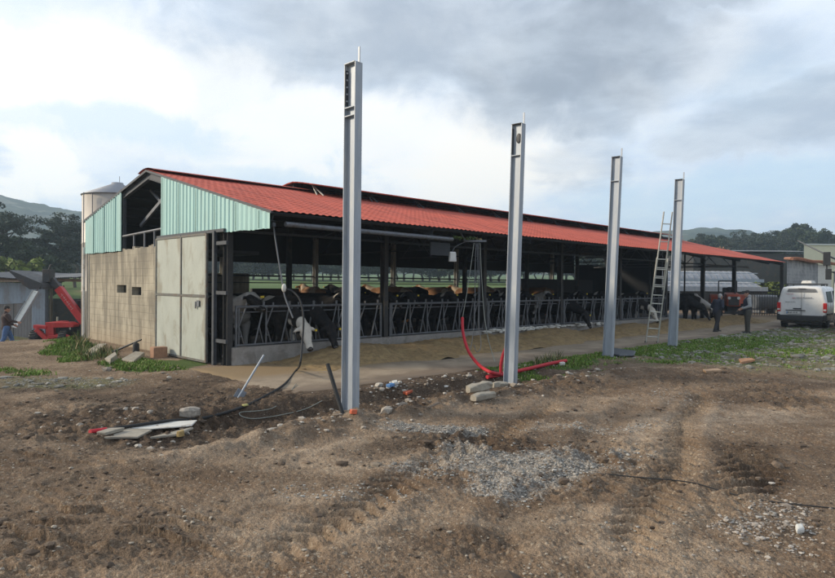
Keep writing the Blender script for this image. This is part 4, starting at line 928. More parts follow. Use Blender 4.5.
for k, (y0, y1, z0, z1) in enumerate(((YS - .7, YS + 3.2, zt_ + .28, zt_ + .62), (YS + 3.3, YS + 7.2, zt_ + .64, zt_ + .35))):
    n = 60; vs = []
    for (y, z) in ((y0, z0), (y1, z1)):
        for i in range(n * 3 + 1): x = X0 - .5 + (X3 + .2 - X0) * i / (n * 3); vs.append((x, y, z + .022 * math.sin(i * 2.1) + .05 * math.sin(x * 1.3)))
    m_ = n * 3 + 1; b.add(vs, [(i, i + 1, m_ + i + 1, m_ + i) for i in range(m_ - 1)], True); b.add([(x, y, z - .03) for x, y, z in vs], [(m_ + i, m_ + i + 1, i + 1, i) for i in range(m_ - 1)], True)
b.build('roof_sheets', M['shed_roof'], shed)
b = MB(); b.bar((X0, YS - .3, zt_ + .22), (X3, YS - .3, zt_ + .16), .1, .14); b.bar((X0, YS - .75, zt_ + .06), (X2 + .6, YS - .75, zt_ + .12), .08, .08); b.build('eave_beam', M['timber'], shed)
MB().box(((X2 + X3) / 2 - 2.6, YS + 6.3, (zg + .72) / 2 - .1), (X3 - X2 + 6.5, .12, .72 - zg + .2)).build('bay_shade_sheet', M['mach_dark'], shed); MB().bar((X2 + .1, YS + 3.5, .55), (X3 + .3, YS + 3.5, .5), .05, .06).build('back_rail', M['timber'], shed)  # dark sheet added in place of the bay's shaded interior
for k, (px_, py_, m_) in enumerate(((57, 322, 'alu'), (55, 325, 'white_dirty'), (70, 322, 'white_dirty'))):
    p = P(px_, py_, YS + 2.2); tag(MB().tube([(p.x, p.y, zg + .1), (p.x + .02, p.y, p.z + (.3 if k == 0 else 0))], .05, 6).build('shed_pole', M[m_]), ('thin pale pole standing inside the open bay of the shed', 'short pale stake left in the open bay of the shed', 'short pale stake right in the open bay of the shed')[k], 'pole')
# telehandler with its boom up
TY = 31.0
tp = P(59, 300, TY); tz = gz(tp.x, TY); th = empty('telehandler', (tp.x, TY, tz), 0, 'red telescopic loader with raised dark bucket behind the block wall', 'telehandler')
def tyre(parent, c, r, w, ax='y', rimmat='red_paint'):
    Mx = Matrix.Translation(c) @ (Matrix.Rotation(R(90), 4, 'X') if ax == 'y' else Matrix.Rotation(R(90), 4, 'Y'))
    wh = empty('wheel', (0, 0, 0)); wh.parent = parent
    b = MB(); b.lathe([(r * .58, -w / 2), (r * .9, -w / 2), (r, -w * .36), (r, w * .36), (r * .9, w / 2), (r * .58, w / 2)], n=28, M=Mx)
    for k in range(20):
        a = 2 * math.pi * k / 20; b.box((0, 0, 0), (.05, .05, w * .9), M=Mx @ Matrix.Rotation(a, 4, 'Z') @ Matrix.Translation((r, 0, 0)) @ Matrix.Rotation(R(18), 4, 'X'))
    b.build('tyre', M['rubber'], wh)
    b = MB(); b.lathe([(.05, -w * .40), (r * .5, -w * .30), (r * .6, -w * .48), (r * .6, w * .48), (r * .5, w * .30), (.05, w * .40)], n=24, M=Mx); b.build('rim', M[rimmat], wh)
    return wh
k_ = 1 / (F / TY)                                   # metres per photo pixel there
for (x, y) in ((-.62, -.75), (.75, -.75), (-.62, .75), (.75, .75)): tyre(th, (x, y, .42), .42, .36, 'x')
b = MB(); b.box((.1, 0, .48), (1.0, 1.4, .30)); b.prism([(-.72, .90), (-.72, 1.08), (-.1, 1.02), (-.1, .88)], -.9, -.55); b.prism([(.2, .95), (.2, 1.2), (1.0, 1.22), (1.25, 1.1), (1.2, .98)], -.95, -.4); b.prism([(-.12, .3), (-.18, 1.2), (.22, 1.2), (.24, .3)], -.85, .5)
b.build('chassis', M['red_paint'], th, bevel=.02)
b = MB(); b.bar((-.55, -.98, .88), (.12, -1.0, .28), .1, .2); b.bar((.12, -1.02, .28), (.85, -1.0, .32), .1, .22); b.bar((.86, -1.0, .30), (1.0, -.98, .62), .1, .2); b.bar((.05, -1.01, .5), (.9, -1.0, .62), .08, .14); b.build('front_guard', M['red_paint'], th, bevel=.015)
b = MB(); b.box((.12, -.2, .82), (.5, .9, .3)); b.box((1.0, .1, .7), (.5, .8, .9)); b.tube([(.45, -1.02, .36), (.45, -1.08, .36)], .06, 10); b.build('engine_block', M['mach_dark'], th)
b = MB(); b.box((1.25, .4, 1.55), (.9, .9, 1.2), taper=.85); b.build('cab', M['glass'], th, bevel=.03); MB().box((1.25, .4, 2.2), (.86, .86, .07)).build('cab_roof', M['mach_dark'], th)
bp0 = Vector((1.45, -.35, 1.18)); bp1 = Vector((.18, -.35, 2.84)); bd = (bp1 - bp0).normalized(); bn = Vector((-bd.z, 0, bd.x))
boom = MB().bar(bp0, bp1, .30, .34, bn).build('boom', M['red_paint'], th, bevel=.02)
b = MB(); 
for k, (a, w_) in enumerate(((.30, .05), (.36, .07), (.43, .05), (.49, .06), (.56, .04), (.62, .07), (.69, .05))): 
    c = bp0 + (bp1 - bp0) * (a + .12) + Vector((0, -.153, 0)); b.bar(c - bd * .04 - bn * .06, c - bd * .04 + bn * (.05 if k % 2 else .08), .004, .03, (0, 1, 0)); b.bar(c - bd * .06, c + bd * .06, .004, .022, (0, 1, 0))
b.build('boom_lettering', M['white_ink'], boom)
bp2 = bp1 + bd * .55; MB().bar(bp1 - bd * .1, bp2, .22, .26, bn).build('inner_boom', M['mach_dark'], th)
hd = bp2 + Vector((-.15, 0, .15)); b = MB(); b.box(hd, (.34, .5, .62)); b.tube([bp1 + Vector((0, -.1, -.1)), hd + Vector((-.1, -.1, -.3))], .05, 8); b.tube([hd + Vector((.1, -.2, .25)), hd + Vector((.22, -.2, .55))], .04, 6); b.build('tool_head', M['mach_dark'], th, bevel=.02)
b = MB(); bx = P(43, 283, TY) - Vector((tp.x, TY, tz)); L = lambda a, c: (P(a, c, TY).x - tp.x, P(a, c, TY).z - tz)
b.prism([L(23.5, 270.5), L(40, 277), L(56, 284), L(57, 288.5), L(43, 289), L(36, 284), L(24, 272.5)], -1.1, .5); b.build('bucket', M['mach_dark'], th, bevel=.012)
b = MB(); b.tube([(bp0 + Vector((-.25, .18, -.2))), bp0 + bd * 1.1 + Vector((0, .18, -.05))], .05, 8); b.build('lift_ram', M['grey_steel'], th)
# the beam slung from the bucket and the worker guiding it
g0 = P(14, 327.5, 28.5); g1 = P(36, 291, 29.6); ax_ = (g1 - g0).normalized()
sb = empty('steel_beam', g0, 0, 'pale galvanised beam slung from the loader bucket and guided by the worker', 'steel beam'); L_ = (g1 - g0)
sd_ = ax_.cross(Vector((0, 1, 0))).normalized(); nd = sd_.cross(ax_)
MB().bar(Vector((0, 0, 0)), L_, .26, .012, nd).build('web', M['alu'], sb)
for s in (-1, 1): MB().bar(sd_ * s * .135, L_ + sd_ * s * .135, .012, .14, nd).build('flange', M['galv'], sb)
tag(MB().tube(cr([g1 - ax_ * .1, P(40, 287, 29.9)], 3), .02, 6).build('sling', M['mach_dark']), 'dark sling tying the pale beam to the loader bucket', 'sling')
p = P(17, 344, 31.5); p.z = gz(p.x, p.y); tag(MB().lathe([(.22, 0), (.28, .02), (.30, .16), (.27, .2), (.2, .17), (.02, .16)], n=18).build('green_bowl', M['green_pl'], loc=p), 'green plastic tub lying on the ground by the shed', 'tub')
# ------------------------------------------------------------------ people
def person(loc, rz, H, label, fig):
    s = H / 1.75; r_ = empty('person', loc, rz, label, 'person'); r_.scale = (s, s, s)
    J = fig['j']; V3 = lambda k: Vector(J[k])
    caps = [(V3('pelvis'), .145, V3('waist'), .125), (V3('waist'), .125, V3('chest'), .150), (V3('chest'), .14, V3('neck'), .06), (V3('neck'), .055, V3('head'), .055), ((V3('head') + Vector((0, 0, .045))).to_tuple(), (.096, .078, .112)), (V3('head') + Vector((.03, 0, -.02)), .062, V3('head') + Vector((.045, 0, -.045)), .045)]
    caps += [(V3('head') + Vector((.09, 0, .03)), .014, V3('head') + Vector((.112, 0, .005)), .017), (V3('head') + Vector((.084, 0, -.03)), .016, V3('head') + Vector((.086, 0, -.032)), .016)]
    for q in 'lr':
        sgn = 1 if q == 'l' else -1
        caps += [(V3('chest') + Vector((0, sgn * .10, .05)), .085, V3('sh' + q), .070), (V3('sh' + q), .058, V3('el' + q), .044), (V3('el' + q), .043, V3('wr' + q), .030), (V3('pelvis') + Vector((0, sgn * .07, -.02)), .10, V3('kn' + q), .062), (V3('kn' + q), .060, V3('an' + q), .042),
                 (V3('an' + q), .042, V3('an' + q) + Vector((.03, 0, -.05)), .04), (V3('an' + q) + Vector((-.03, 0, -.05)), .038, V3('an' + q) + Vector((.16, 0, -.06)), .032), (V3('head') + Vector((-.005, sgn * .08, .03)), .018, V3('head') + Vector((-.01, sgn * .085, .055)), .016)]
        w_ = V3('wr' + q); d = (w_ - V3('el' + q)).normalized(); sdv = d.cross(Vector((0, sgn, .2))).normalized(); nv = sdv.cross(d)
        palm = w_ + d * .085; caps += [(w_, .028, w_ + d * .03, .030), (w_ + d * .03 + sdv * .022, .020, palm + sdv * .026, .017), (w_ + d * .03 - sdv * .022, .020, palm - sdv * .026, .017), (w_ + d * .03, .020, palm, .018)]
        for fi, (o_, ln) in enumerate(((-.032, .062), (-.011, .075), (.011, .07), (.032, .055))):
            a = palm + sdv * o_; m_ = a + d * ln * .6 + nv * .012; e = m_ + d * ln * .38 + nv * .03; caps += [(a, .010, m_, .0092), (m_, .0092, e, .008)]
        t0 = w_ + d * .03 + sdv * .03; t1 = t0 + d * .03 + sdv * .03 + nv * .01; caps += [(t0, .014, t1, .0115), (t1, .0115, t1 + d * .03 + nv * .01, .009)]
    blob('body', caps, .0105, M['skin'], r_, 3)
    # jacket
    tp_ = [(V3('pelvis') + Vector((0, 0, -.03)), .175, V3('waist'), .160), (V3('waist'), .160, V3('chest'), .178), (V3('chest'), .165, V3('neck') + Vector((-.01, 0, -.03)), .085)]
    for q in 'lr':
        sgn = 1 if q == 'l' else -1; tp_ += [(V3('chest') + Vector((0, sgn * .1, .05)), .105, V3('sh' + q), .088)]
    sl = []
    for q in 'lr': sl += [(V3('sh' + q), .086, V3('el' + q), .066), (V3('el' + q), .064, V3('wr' + q) - (V3('wr' + q) - V3('el' + q)).normalized() * .03, .049)]
    if fig.get('vest'):
        blob('sweatshirt', [(a, r0 * .94, b_, r1 * .94) for (a, r0, b_, r1) in tp_] + sl + [(V3('neck') + Vector((-.05, 0, .0)), .075, V3('neck') + Vector((-.04, 0, .05)), .085)], .014, M[fig['sleeve']], r_, 3)
        blob('vest', tp_[:3] + [(a, r0 * .98, b_ - (b_ - a) * .2, r1 * .98) for (a, r0, b_, r1) in tp_[3:]], .014, M[fig['top']], r_, 3)
    else: blob('jacket', tp_ + sl + [(V3('neck') + Vector((-.015, 0, -.02)), .078, V3('neck') + Vector((-.01, 0, .03)), .070)], .014, M[fig['top']], r_, 3)
    tr = []
    for q in 'lr':
        sgn = 1 if q == 'l' else -1
        tr += [(V3('pelvis') + Vector((0, 0, .03)), .15, V3('pelvis') + Vector((0, sgn * .07, -.03)), .135), (V3('pelvis') + Vector((0, sgn * .075, -.03)), .130, V3('kn' + q), .085), (V3('kn' + q), .085, V3('an' + q) + Vector((0, 0, .0)), .068)]
    blob('trousers', tr, .014, M[fig['legs']], r_, 3)
    for q in 'lr':
        a = V3('an' + q); blob('boot', [(a + Vector((0, 0, .03)), .060, a + Vector((-.01, 0, -.04)), .058), (a + Vector((-.04, 0, -.045)), .052, a + Vector((.17, 0, -.058)), .040)], .014, M['boot'], r_, 2)
    hc = V3('head') + Vector((0, 0, .055))
    if fig['hat'] == 'hair': blob('hair', [((hc + Vector((-.018, 0, .022))).to_tuple(), (.096, .086, .098)), ((hc + Vector((-.045, 0, -.03))).to_tuple(), (.062, .078, .08))], .010, M[fig['hatmat']], r_, 2)
    else:
        blob('beanie', [((hc + Vector((-.010, 0, .030))).to_tuple(), (.106, .090, .098)), ((hc + Vector((-.03, 0, .005))).to_tuple(), (.092, .090, .06))], .010, M[fig['hatmat']], r_, 2)
    for sgn in (-1, 1): MB().ball(V3('head') + Vector((.087, sgn * .032, .045)), .011, 8, 6).build('eye', M['eye'], r_)
stand = dict(pelvis=(0, 0, .93), waist=(.01, 0, 1.10), chest=(.0, 0, 1.30), neck=(.0, 0, 1.48), head=(.03, 0, 1.60), shl=(0, .20, 1.40), shr=(0, -.20, 1.40), ell=(-.03, .27, 1.12), elr=(-.03, -.27, 1.12), wrl=(.10, .24, .90), wrr=(.10, -.24, .90),
             knl=(.03, .11, .50), knr=(.02, -.10, .50), anl=(-.02, .14, .09), anr=(0, -.12, .09))
j1 = dict(stand); j1.update(waist=(.03, 0, 1.09), chest=(.08, 0, 1.27), neck=(.14, 0, 1.43), head=(.20, 0, 1.53), shl=(.09, .20, 1.37), shr=(.09, -.20, 1.37), ell=(.02, .30, 1.12), elr=(.02, -.30, 1.12), wrl=(.16, .19, .98), wrr=(.16, -.19, .98), knl=(.16, .13, .50), knr=(-.06, -.12, .51), anl=(.24, .17, .09), anr=(-.24, -.14, .10))
p = P(716.5, 332, 25.7); person((p.x, p.y, gz(p.x, p.y)), R(20), 1.62, 'grey haired man in navy jacket and dark trousers, hands at his waist', dict(j=j1, top='navy', legs='dark_tr', hat='hair', hatmat='hair_grey'))
j2 = dict(stand); j2.update(elr=(-.02, -.27, 1.13), ell=(-.02, .27, 1.13), wrr=(.20, -.16, 1.02), wrl=(.22, .14, 1.02), knl=(.01, .10, .5), knr=(.01, -.09, .5), anl=(.0, .11, .09), anr=(0, -.11, .09))
p = P(747.5, 333, 25.2); person((p.x, p.y, gz(p.x, p.y)), R(165), 1.70, 'man in dark beanie and vest over a grey hooded sweatshirt, standing near the white van', dict(j=j2, top='navy', vest=True, sleeve='grey_hood', legs='olive_tr', hat='beanie', hatmat='hair_dark'))
j3 = dict(stand); j3.update(elr=(.10, -.27, 1.18), wrr=(.34, -.16, 1.12), ell=(.05, .28, 1.14), wrl=(.28, .20, 1.0), knl=(.20, .10, .5), knr=(-.08, -.10, .5), anl=(.27, .11, .09), anr=(-.27, -.11, .13))
p = P(6, 353.5, 24.7); zz = gz(p.x, p.y); person((p.x, p.y, zz), R(42), 1.74, 'worker in brown top and blue jeans guiding the slung beam by the shed', dict(j=j3, top='brown_cl', legs='jeans', hat='beanie', hatmat='hair_dark'))
# ------------------------------------------------------------------ van
def van():
    p = P(801, 327, 28.6); r_ = empty('white_van', (p.x, p.y, gz(p.x, p.y)), BROT + R(3), 'white delivery van seen from behind, parked by the grey block shed', 'van'); r_.scale = (1.06,) * 3
    def ring(x, w, z0, zb, zt, wr, sh=0):
        h = [(w * .90, z0), (w * .98, z0 + .10), (w, z0 + .3), (w, zb), (w * .985, zb + .08), (wr + (w - wr) * .35, zb + (zt - zb) * .62), (wr, zt - .12), (wr * .93, zt - .035), (wr * .72, zt), (0, zt + .025)]
        pts = [(x + sh * (z - z0), y, z) for y, z in h] + [(x + sh * (z - z0), -y, z) for y, z in h[-2::-1]]
        return pts
    st = [(.05, .78, .42, 1.0, 1.60, .62, .045), (.0, .87, .36, 1.02, 1.70, .72, .05), (.05, .90, .32, 1.03, 1.755, .76, .05), (.2, .915, .28, 1.04, 1.79, .78, .02), (1.5, .92, .26, 1.04, 1.82, .79, 0), (2.5, .92, .26, 1.03, 1.80, .77, 0), (2.9, .92, .26, 1.0, 1.64, .73, 0), (3.35, .915, .26, .98, 1.22, .72, 0), (3.5, .91, .26, .97, 1.06, .76, 0), (4.1, .86, .28, .80, .90, .68, 0), (4.32, .74, .34, .6, .72, .55, 0)]
    b = MB().loft([ring(*s) for s in st]); body = b.build('body', M['white_paint'], r_)
    b = MB(); b.box((-.03, 0, .44), (.16, 1.66, .24)); b.box((.09, .86, .46), (.3, .12, .26)); b.box((.09, -.86, .46), (.3, .12, .26)); b.build('rear_bumper', M['black_pl'], r_, bevel=.03)
    MB().box((2.1, 0, .24), (3.9, 1.5, .1)).build('underbody', M['mach_dark'], r_)
    for s in (-1, 1):
        MB().box((.06, s * .86, .90), (.12, .14, .40)).build('tail_light', M['lamp_red'], r_, bevel=.02)
        MB().box((-.005, s * .86, .80), (.02, .10, .07)).build('reverse_lamp', M['plate'], r_)
        b = MB(); b.add([(.30, s * .913, 1.12), (1.45, s * .918, 1.12), (1.45, s * .835, 1.60), (.42, s * .83, 1.58)], [(0, 1, 2, 3)]); b.add([(.30, s * .905, 1.12), (1.45, s * .91, 1.12), (1.45, s * .828, 1.60), (.42, s * .823, 1.58)], [(3, 2, 1, 0)]); b.build('side_window', M['glass'], r_)
        b = MB(); b.add([(1.75, s * .926, 1.10), (2.95, s * .925, 1.07), (2.62, s * .836, 1.58), (1.80, s * .838, 1.62)], [(0, 1, 2, 3)]); b.add([(1.75, s * .918, 1.10), (2.95, s * .917, 1.07), (2.62, s * .829, 1.58), (1.80, s * .83, 1.62)], [(3, 2, 1, 0)]); b.build('door_window', M['glass'], r_)
        MB().box((1.9, s * .925, .62), (3.6, .03, .07)).build('rub_strip', M['black_pl'], r_); b = MB(); b.box((2.95, s * 1.02, 1.12), (.12, .2, .16)); b.build('door_mirror', M['black_pl'], r_, bevel=.02)
        MB().box((1.9, s * .90, .9), (.08, .06, .03)).build('door_handle', M['black_pl'], r_)
        for x in (.72, 3.45): tyre(r_, (x, s * .78, .31), .31, .2, 'y', 'grey_steel')
    rear = -.022; tl = .05
    b = MB(); b.box((.018, 0, 1.03), (.02, .012, 1.12), M=Matrix.Shear('XZ', 4, (0, 0)) if False else None); b.build('door_seam', M['ink'], r_)
    b = MB(); b.box((.0, .16, .84), (.04, .30, .05)); b.build('rear_handle', M['black_pl'], r_, bevel=.008)
    b = MB(); b.box((-.004, .30, .67), (.02, .52, .12)); pl = b.build('number_plate', M['plate'], r_)
    b = MB()
    for k, y in enumerate((.50, .46, .40, .36, .29, .25, .19, .15)): b.box((-.016, y, .67), (.004, .022, .065)); b.box((-.016, y + .006, .67 + (.02 if k % 2 else -.02)), (.0045, .03, .012))
    b.build('plate_characters', M['ink'], pl); MB().box((-.016, .535, .67), (.004, .035, .11)).build('plate_band', M['blue_pl'], pl)
    b = MB(); b.box((.0, .22, .765), (.03, .74, .035)); b.build('plate_trim', M['black_pl'], r_)
    b = MB(); b.prism([(.0, 0)] * 3, 0, 0) if False else None
    def mark(y0, y1, z, hgt, n, m, nm, sd):
        rr = random.Random(sd); b = MB(); w = (y0 - y1) / n
        for k in range(n):
            y = y0 - w * (k + .5); xx = .012 + (z - .36) * .05 - .018
            b.box((xx, y, z), (.006, w * .62, hgt * .22)); b.box((xx, y + w * .22, z + hgt * .1), (.006, w * .18, hgt * rr.uniform(.5, .9))); 
            if rr.random() > .4: b.box((xx, y - w * .2, z - hgt * .05), (.0062, w * .16, hgt * rr.uniform(.4, .8)))
        b.build(nm, m, r_)
    mark(.36, .22, 1.29, .08, 3, M['ink_red'], 'emblem_mark', 1); mark(.20, .0, 1.30, .075, 5, M['ink'], 'company_lettering', 2); mark(-.02, -.40, 1.31, .075, 9, M['grey_cable'], 'company_lettering', 3)
    mark(.60, .30, 1.46, .035, 9, M['ink_red'], 'small_lettering', 4); mark(.62, .22, 1.12, .045, 9, M['ink'], 'small_lettering', 5)
    b = MB(); b.add([(.062, .55, 1.56), (.062, -.55, 1.56), (.072, -.50, 1.70), (.072, .50, 1.70)], [(0, 3, 2, 1)]); b.box((.04, .0, 1.70), (.05, .26, .03)); b.build('rear_brake_lamp', M['grey_cable'], r_)
    b = MB()
    for x in (.55, 1.7): b.tube([(x, -.68, 1.90), (x, .68, 1.90)], .022, 6); b.box((x, .64, 1.86), (.06, .05, .1)); b.box((x, -.64, 1.86), (.06, .05, .1))
    b.build('roof_bars', M['black_pl'], r_)
    b = MB(); b.box((1.1, -.05, 1.99), (.9, .42, .12), taper=.8); b.build('roof_box', M['white_dirty'], r_, bevel=.02)
    b = MB(); b.add([(2.60, .70, 1.74), (2.60, -.70, 1.74), (3.36, -.74, 1.20), (3.36, .74, 1.20)], [(0, 1, 2, 3)]); b.add([(2.60, .70, 1.73), (2.60, -.70, 1.73), (3.36, -.74, 1.19), (3.36, .74, 1.19)], [(3, 2, 1, 0)]); b.build('windscreen', M['glass'], r_)
van()
# truck at the right margin: only its front corner and mirror show
def truck():
    p = P(833.5, 325, 24.5); r_ = empty('white_truck', (p.x + 1.06 * math.cos(R(36)), p.y - 1.06 * math.sin(R(36)), gz(p.x, p.y)), R(-36), 'white truck with dark windows at the right edge, nearer than the van', 'truck')
    b = MB(); b.loft([[(-1.1, y * .0 - 1.0 + k, z) for (k, z) in ((0, .55), (2, .55), (2, 1.1), (2, 2.7), (0, 2.7), (0, 1.1))], [(1.1, -1.0 + k, z) for (k, z) in ((0, .55), (2, .55), (2, 1.1), (2, 2.7), (0, 2.7), (0, 1.1))]], smooth=False) if False else b.box((0, .9, 1.55), (2.1, 1.9, 2.2))
    b.build('cab', M['white_paint'], r_, bevel=.08, seg=3)
    b = MB(); b.box((0, -.06, 2.05), (1.9, .06, .95)); b.build('windscreen', M['glass'], r_, bevel=.01); b = MB(); b.box((-1.06, .75, 2.05), (.05, 1.0, .85)); b.build('side_window', M['glass'], r_)
    b = MB(); b.box((0, -.08, .65), (2.14, .2, .4)); b.build('front_bumper', M['black_pl'], r_, bevel=.03); MB().box((0, -.06, 1.2), (1.2, .05, .5)).build('grille', M['black_pl'], r_)
    for s in (-1, 1):
        MB().box((s * .85, -.2, .68), (.3, .06, .16)).build('headlight', M['plate'], r_, bevel=.01)
        b = MB(); b.box((s * 1.30, -.12, 2.95), (.24, .16, .52)); b.box((s * 1.24, -.12, 2.35), (.2, .12, .42)); b.tube([(s * 1.02, .05, 2.4), (s * 1.3, -.1, 2.5), (s * 1.3, -.1, 3.0)], .03, 6); b.build('mirror', M['black_pl'], r_, bevel=.03)
        tyre(r_, (s * .88, .95, .47), .47, .28, 'x', 'grey_steel'); tyre(r_, (s * .88, 4.6, .47), .47, .28, 'x', 'grey_steel')
    b = MB(); b.box((0, 3.6, .75), (1.0, 5.0, .25)); b.build('frame', M['mach_dark'], r_); b = MB(); b.box((0, 4.2, 1.0), (2.1, 4.2, .14)); b.build('load_bed', M['timber'], r_)
    q0 = P(833, 258, 24.6); q1 = P(797.5, 240.5, 25.6); o = Vector(r_.location); Mi = (Matrix.Translation(o) @ Matrix.Rotation(R(-36), 4, 'Z')).inverted(); b = MB().tube([Mi @ q0 + Vector((.6, 0, -.3)), Mi @ q0, Mi @ q1], [.04, .035, .025], 6); b.build('crane_pole', M['grey_cable'], r_)
truck()
# ------------------------------------------------------------------ small old tractor
def tractor():
    p = P(729, 318.8, 35.5); r_ = empty('small_tractor', (p.x, p.y, gz(p.x, p.y)), R(-110), 'small faded red tractor parked at the far end of the barn', 'tractor'); r_.scale = (1.12,) * 3
    b = MB(); b.prism([(.5, .75), (1.75, .72), (1.80, 1.0), (1.72, 1.28), (.5, 1.38)], -.30, .30); b.build('bonnet', M['old_red'], r_, bevel=.05)
    MB().box((1.79, 0, .98), (.03, .46, .42)).build('grille', M['mach_dark'], r_)
    for s in (-1, 1):
        MB().tube([(1.80, s * .2, 1.12), (1.84, s * .2, 1.12)], .07, 10).build('headlight', M['plate'], r_)
        tyre(r_, (-.35, s * .66, .58), .58, .34, 'y', 'old_red'); tyre(r_, (1.45, s * .58, .36), .36, .2, 'y', 'old_red')
        b = MB(); n = 8
        for k in range(n):
            a0, a1 = [R(20 + 140 * (k + d) / n) for d in (0, 1)]; b.add([(-.35 + .68 * math.cos(a), s * .66 + dy, .6 + .68 * math.sin(a)) for a in (a0, a1) for dy in (-.2, .2)], [(0, 1, 3, 2)], True)
        b.add([], []); b.build('mudguard', M['old_red'], r_)
    b = MB(); b.box((.3, 0, .65), (1.9, .4, .4)); b.box((1.45, 0, .42), (.14, 1.1, .14)); b.box((-.35, 0, .58), (.2, 1.2, .2)); b.tube([(1.2, .12, 1.3), (1.2, .12, 2.0)], .035, 8); b.build('engine', M['mach_dark'], r_)
    b = MB(); b.box((-.45, 0, 1.12), (.45, .5, .12)); b.box((-.68, 0, 1.38), (.1, .5, .48)); b.build('seat', M['black_pl'], r_, bevel=.04)
    Mx = Matrix.Translation((.16, 0, 1.52)) @ Matrix.Rotation(R(-35), 4, 'Y'); b = MB(); b.tube([Mx @ Vector((.2 * math.cos(2 * math.pi * k / 16), .2 * math.sin(2 * math.pi * k / 16), 0)) for k in range(17)], .018, 6); b.tube([(.42, 0, 1.2), (.16, 0, 1.52)], .025, 6); b.build('steering_wheel', M['black_pl'], r_)
    b = MB()
    for s in (-1, 1): b.tube([(-.75, s * .42, .8), (-.78, s * .42, 1.95)], .03, 6)
    b.tube([(-.78, -.42, 1.95), (-.78, .42, 1.95)], .03, 6); b.build('roll_bar', M['mach_dark'], r_)
tractor()
# ------------------------------------------------------------------ far end: sheds, tunnels, railing
gb = empty('grey_block_shed', BL(34.0, EY), BROT, 'grey block shed with clay tile edge at the end of the barn', 'shed')
def foot(b, pts, z0, z1): b.add([(x, y, z0) for x, y in pts] + [(x, y, z1) for x, y in pts], [(3, 2, 1, 0), (4, 5, 6, 7)] + [(i, (i + 1) % 4, (i + 1) % 4 + 4, i + 4) for i in range(4)]); return b
foot(MB(), [(0, 0), (6.7, 0), (10.2, 1.0), (3.9, 1.0)], -.2, 3.42).build('wall', M['grey_block'], gb)
foot(MB(), [(6.72, 0), (10.2, 0), (13.2, 1.0), (10.25, 1.0)], -.2, 3.36).build('side_wall', M['white_dirty'], gb)
MB().box((7.9, -.03, 1.05), (.8, .05, 2.1)).build('doorway', M['mach_dark'], gb)
b = MB()
for k in range(52):
    x = -.1 + k * .2; b.tube([(x, -.28, 3.50 + .03 * math.sin(x * 1.1)), (x + 3.6, 1.05, 3.66 + .03 * math.sin(x * 1.1))], [.095, .085], 8)
b.add([(-.2, -.25, 3.44), (10.4, -.25, 3.44), (14.0, 1.05, 3.62), (3.4, 1.05, 3.62)], [(0, 1, 2, 3)]); b.build('tile_roof', M['tile'], gb)
cb_ = empty('cream_building', (0, 0, 0), 0, 'flat roofed cream building behind the grey block shed', 'building'); pa = P(804, 245, 58); pb = P(880, 245, 58); zg_ = gz(pa.x, 58)
bk = (11 * math.sin(R(40)), 11 * math.cos(R(40)))
foot(MB(), [(pa.x, 58), (pb.x, 58), (pb.x + bk[0], 58 + bk[1]), (pa.x + bk[0], 58 + bk[1])], zg_ - .5, pa.z).build('wall', M['cream'], cb_)
foot(MB(), [(pa.x - .1, 57.9), (pb.x, 57.9), (pb.x + bk[0], 58.1 + bk[1]), (pa.x + bk[0] - .1, 58.1 + bk[1])], pa.z, pa.z + .12).build('parapet', M['plate'], cb_)
ls = empty('long_grey_shed', (0, 0, 0), 0, 'long low grey roofed shed beyond the barn end, below the trees', 'shed'); pa = P(690, 252, 72); pb = P(812, 252, 72); zg_ = gz(pa.x, 72)
b = MB(); zr, ze = P(750, 249.3, 74).z, P(750, 251.5, 72).z; b.add([(pa.x, 71.5, ze), (pb.x, 71.5, ze), (pb.x, 76, zr), (pa.x, 76, zr), (pb.x, 80, ze), (pa.x, 80, ze)], [(0, 1, 2, 3), (3, 2, 4, 5)]); b.build('roof', M['shed_roof'], ls)
MB().box(((pa.x + pb.x) / 2, 76, (ze + zg_) / 2 - .2), (pb.x - pa.x - 1, 7.6, ze - zg_ - .1)).build('wall', M['mach_dark'], ls)
for (xa, xb, yb_, yt, Y, lab) in ((640, 750.5, 282.5, 272, 58, 'farther pale film tunnel with a rounded end, beyond the barn'), (636, 752, 290.5, 282.6, 50, 'nearer pale film tunnel running along the field edge beyond the barn')):
    a = P(xa, yb_, Y); c = P(xb, yb_, Y); z1 = P(xb, yt, Y).z; hgt = z1 - a.z; tn = empty('film_tunnel', (a.x, Y, min(gz(a.x, Y), gz(c.x, Y), a.z) - .1), 0, lab, 'film tunnel', 'pale film tunnels behind the barn'); base = a.z - tn.location.z; L = c.x - a.x
    rings = []; ns = 60
    for i in range(ns + 1):
        x = L * i / ns; s = 1 if i < ns - 2 else (.97 if i == ns - 2 else (.9 if i == ns - 1 else .75)); s *= 1 + .012 * math.sin(i * math.pi)
        rings.append([(x, 2.2 * math.cos(R(180) * k / 12) * s, base + (hgt * math.sin(R(180) * k / 12) if 0 < k < 12 else -.0) * s * (1 + (.015 if i % 3 == 0 else 0))) for k in range(13)])
    MB().loft(rings).build('film', M['tunnel'], tn)
    b = MB()
    for i in range(0, ns, 3):
        x = L * i / ns; b.tube([(x, 2.22 * math.cos(R(180) * k / 12), base + 1.03 * hgt * math.sin(R(180) * k / 12)) for k in range(13)], .035, 5)
    b.build('hoops', M['tunnel'], tn)
    MB().box((L / 2, -2.26, base + .18), (L, .05, .36)).build('side_board', M['galv'], tn); MB().box((L / 2, -1.2, base + hgt * .86), (L, .08, .08)).build('top_band', M['galv'], tn)
    MB().box((L / 2, 0, base / 2 - .2), (L, 4.3, base + .4)).build('plinth', M['dark_conc'], tn)
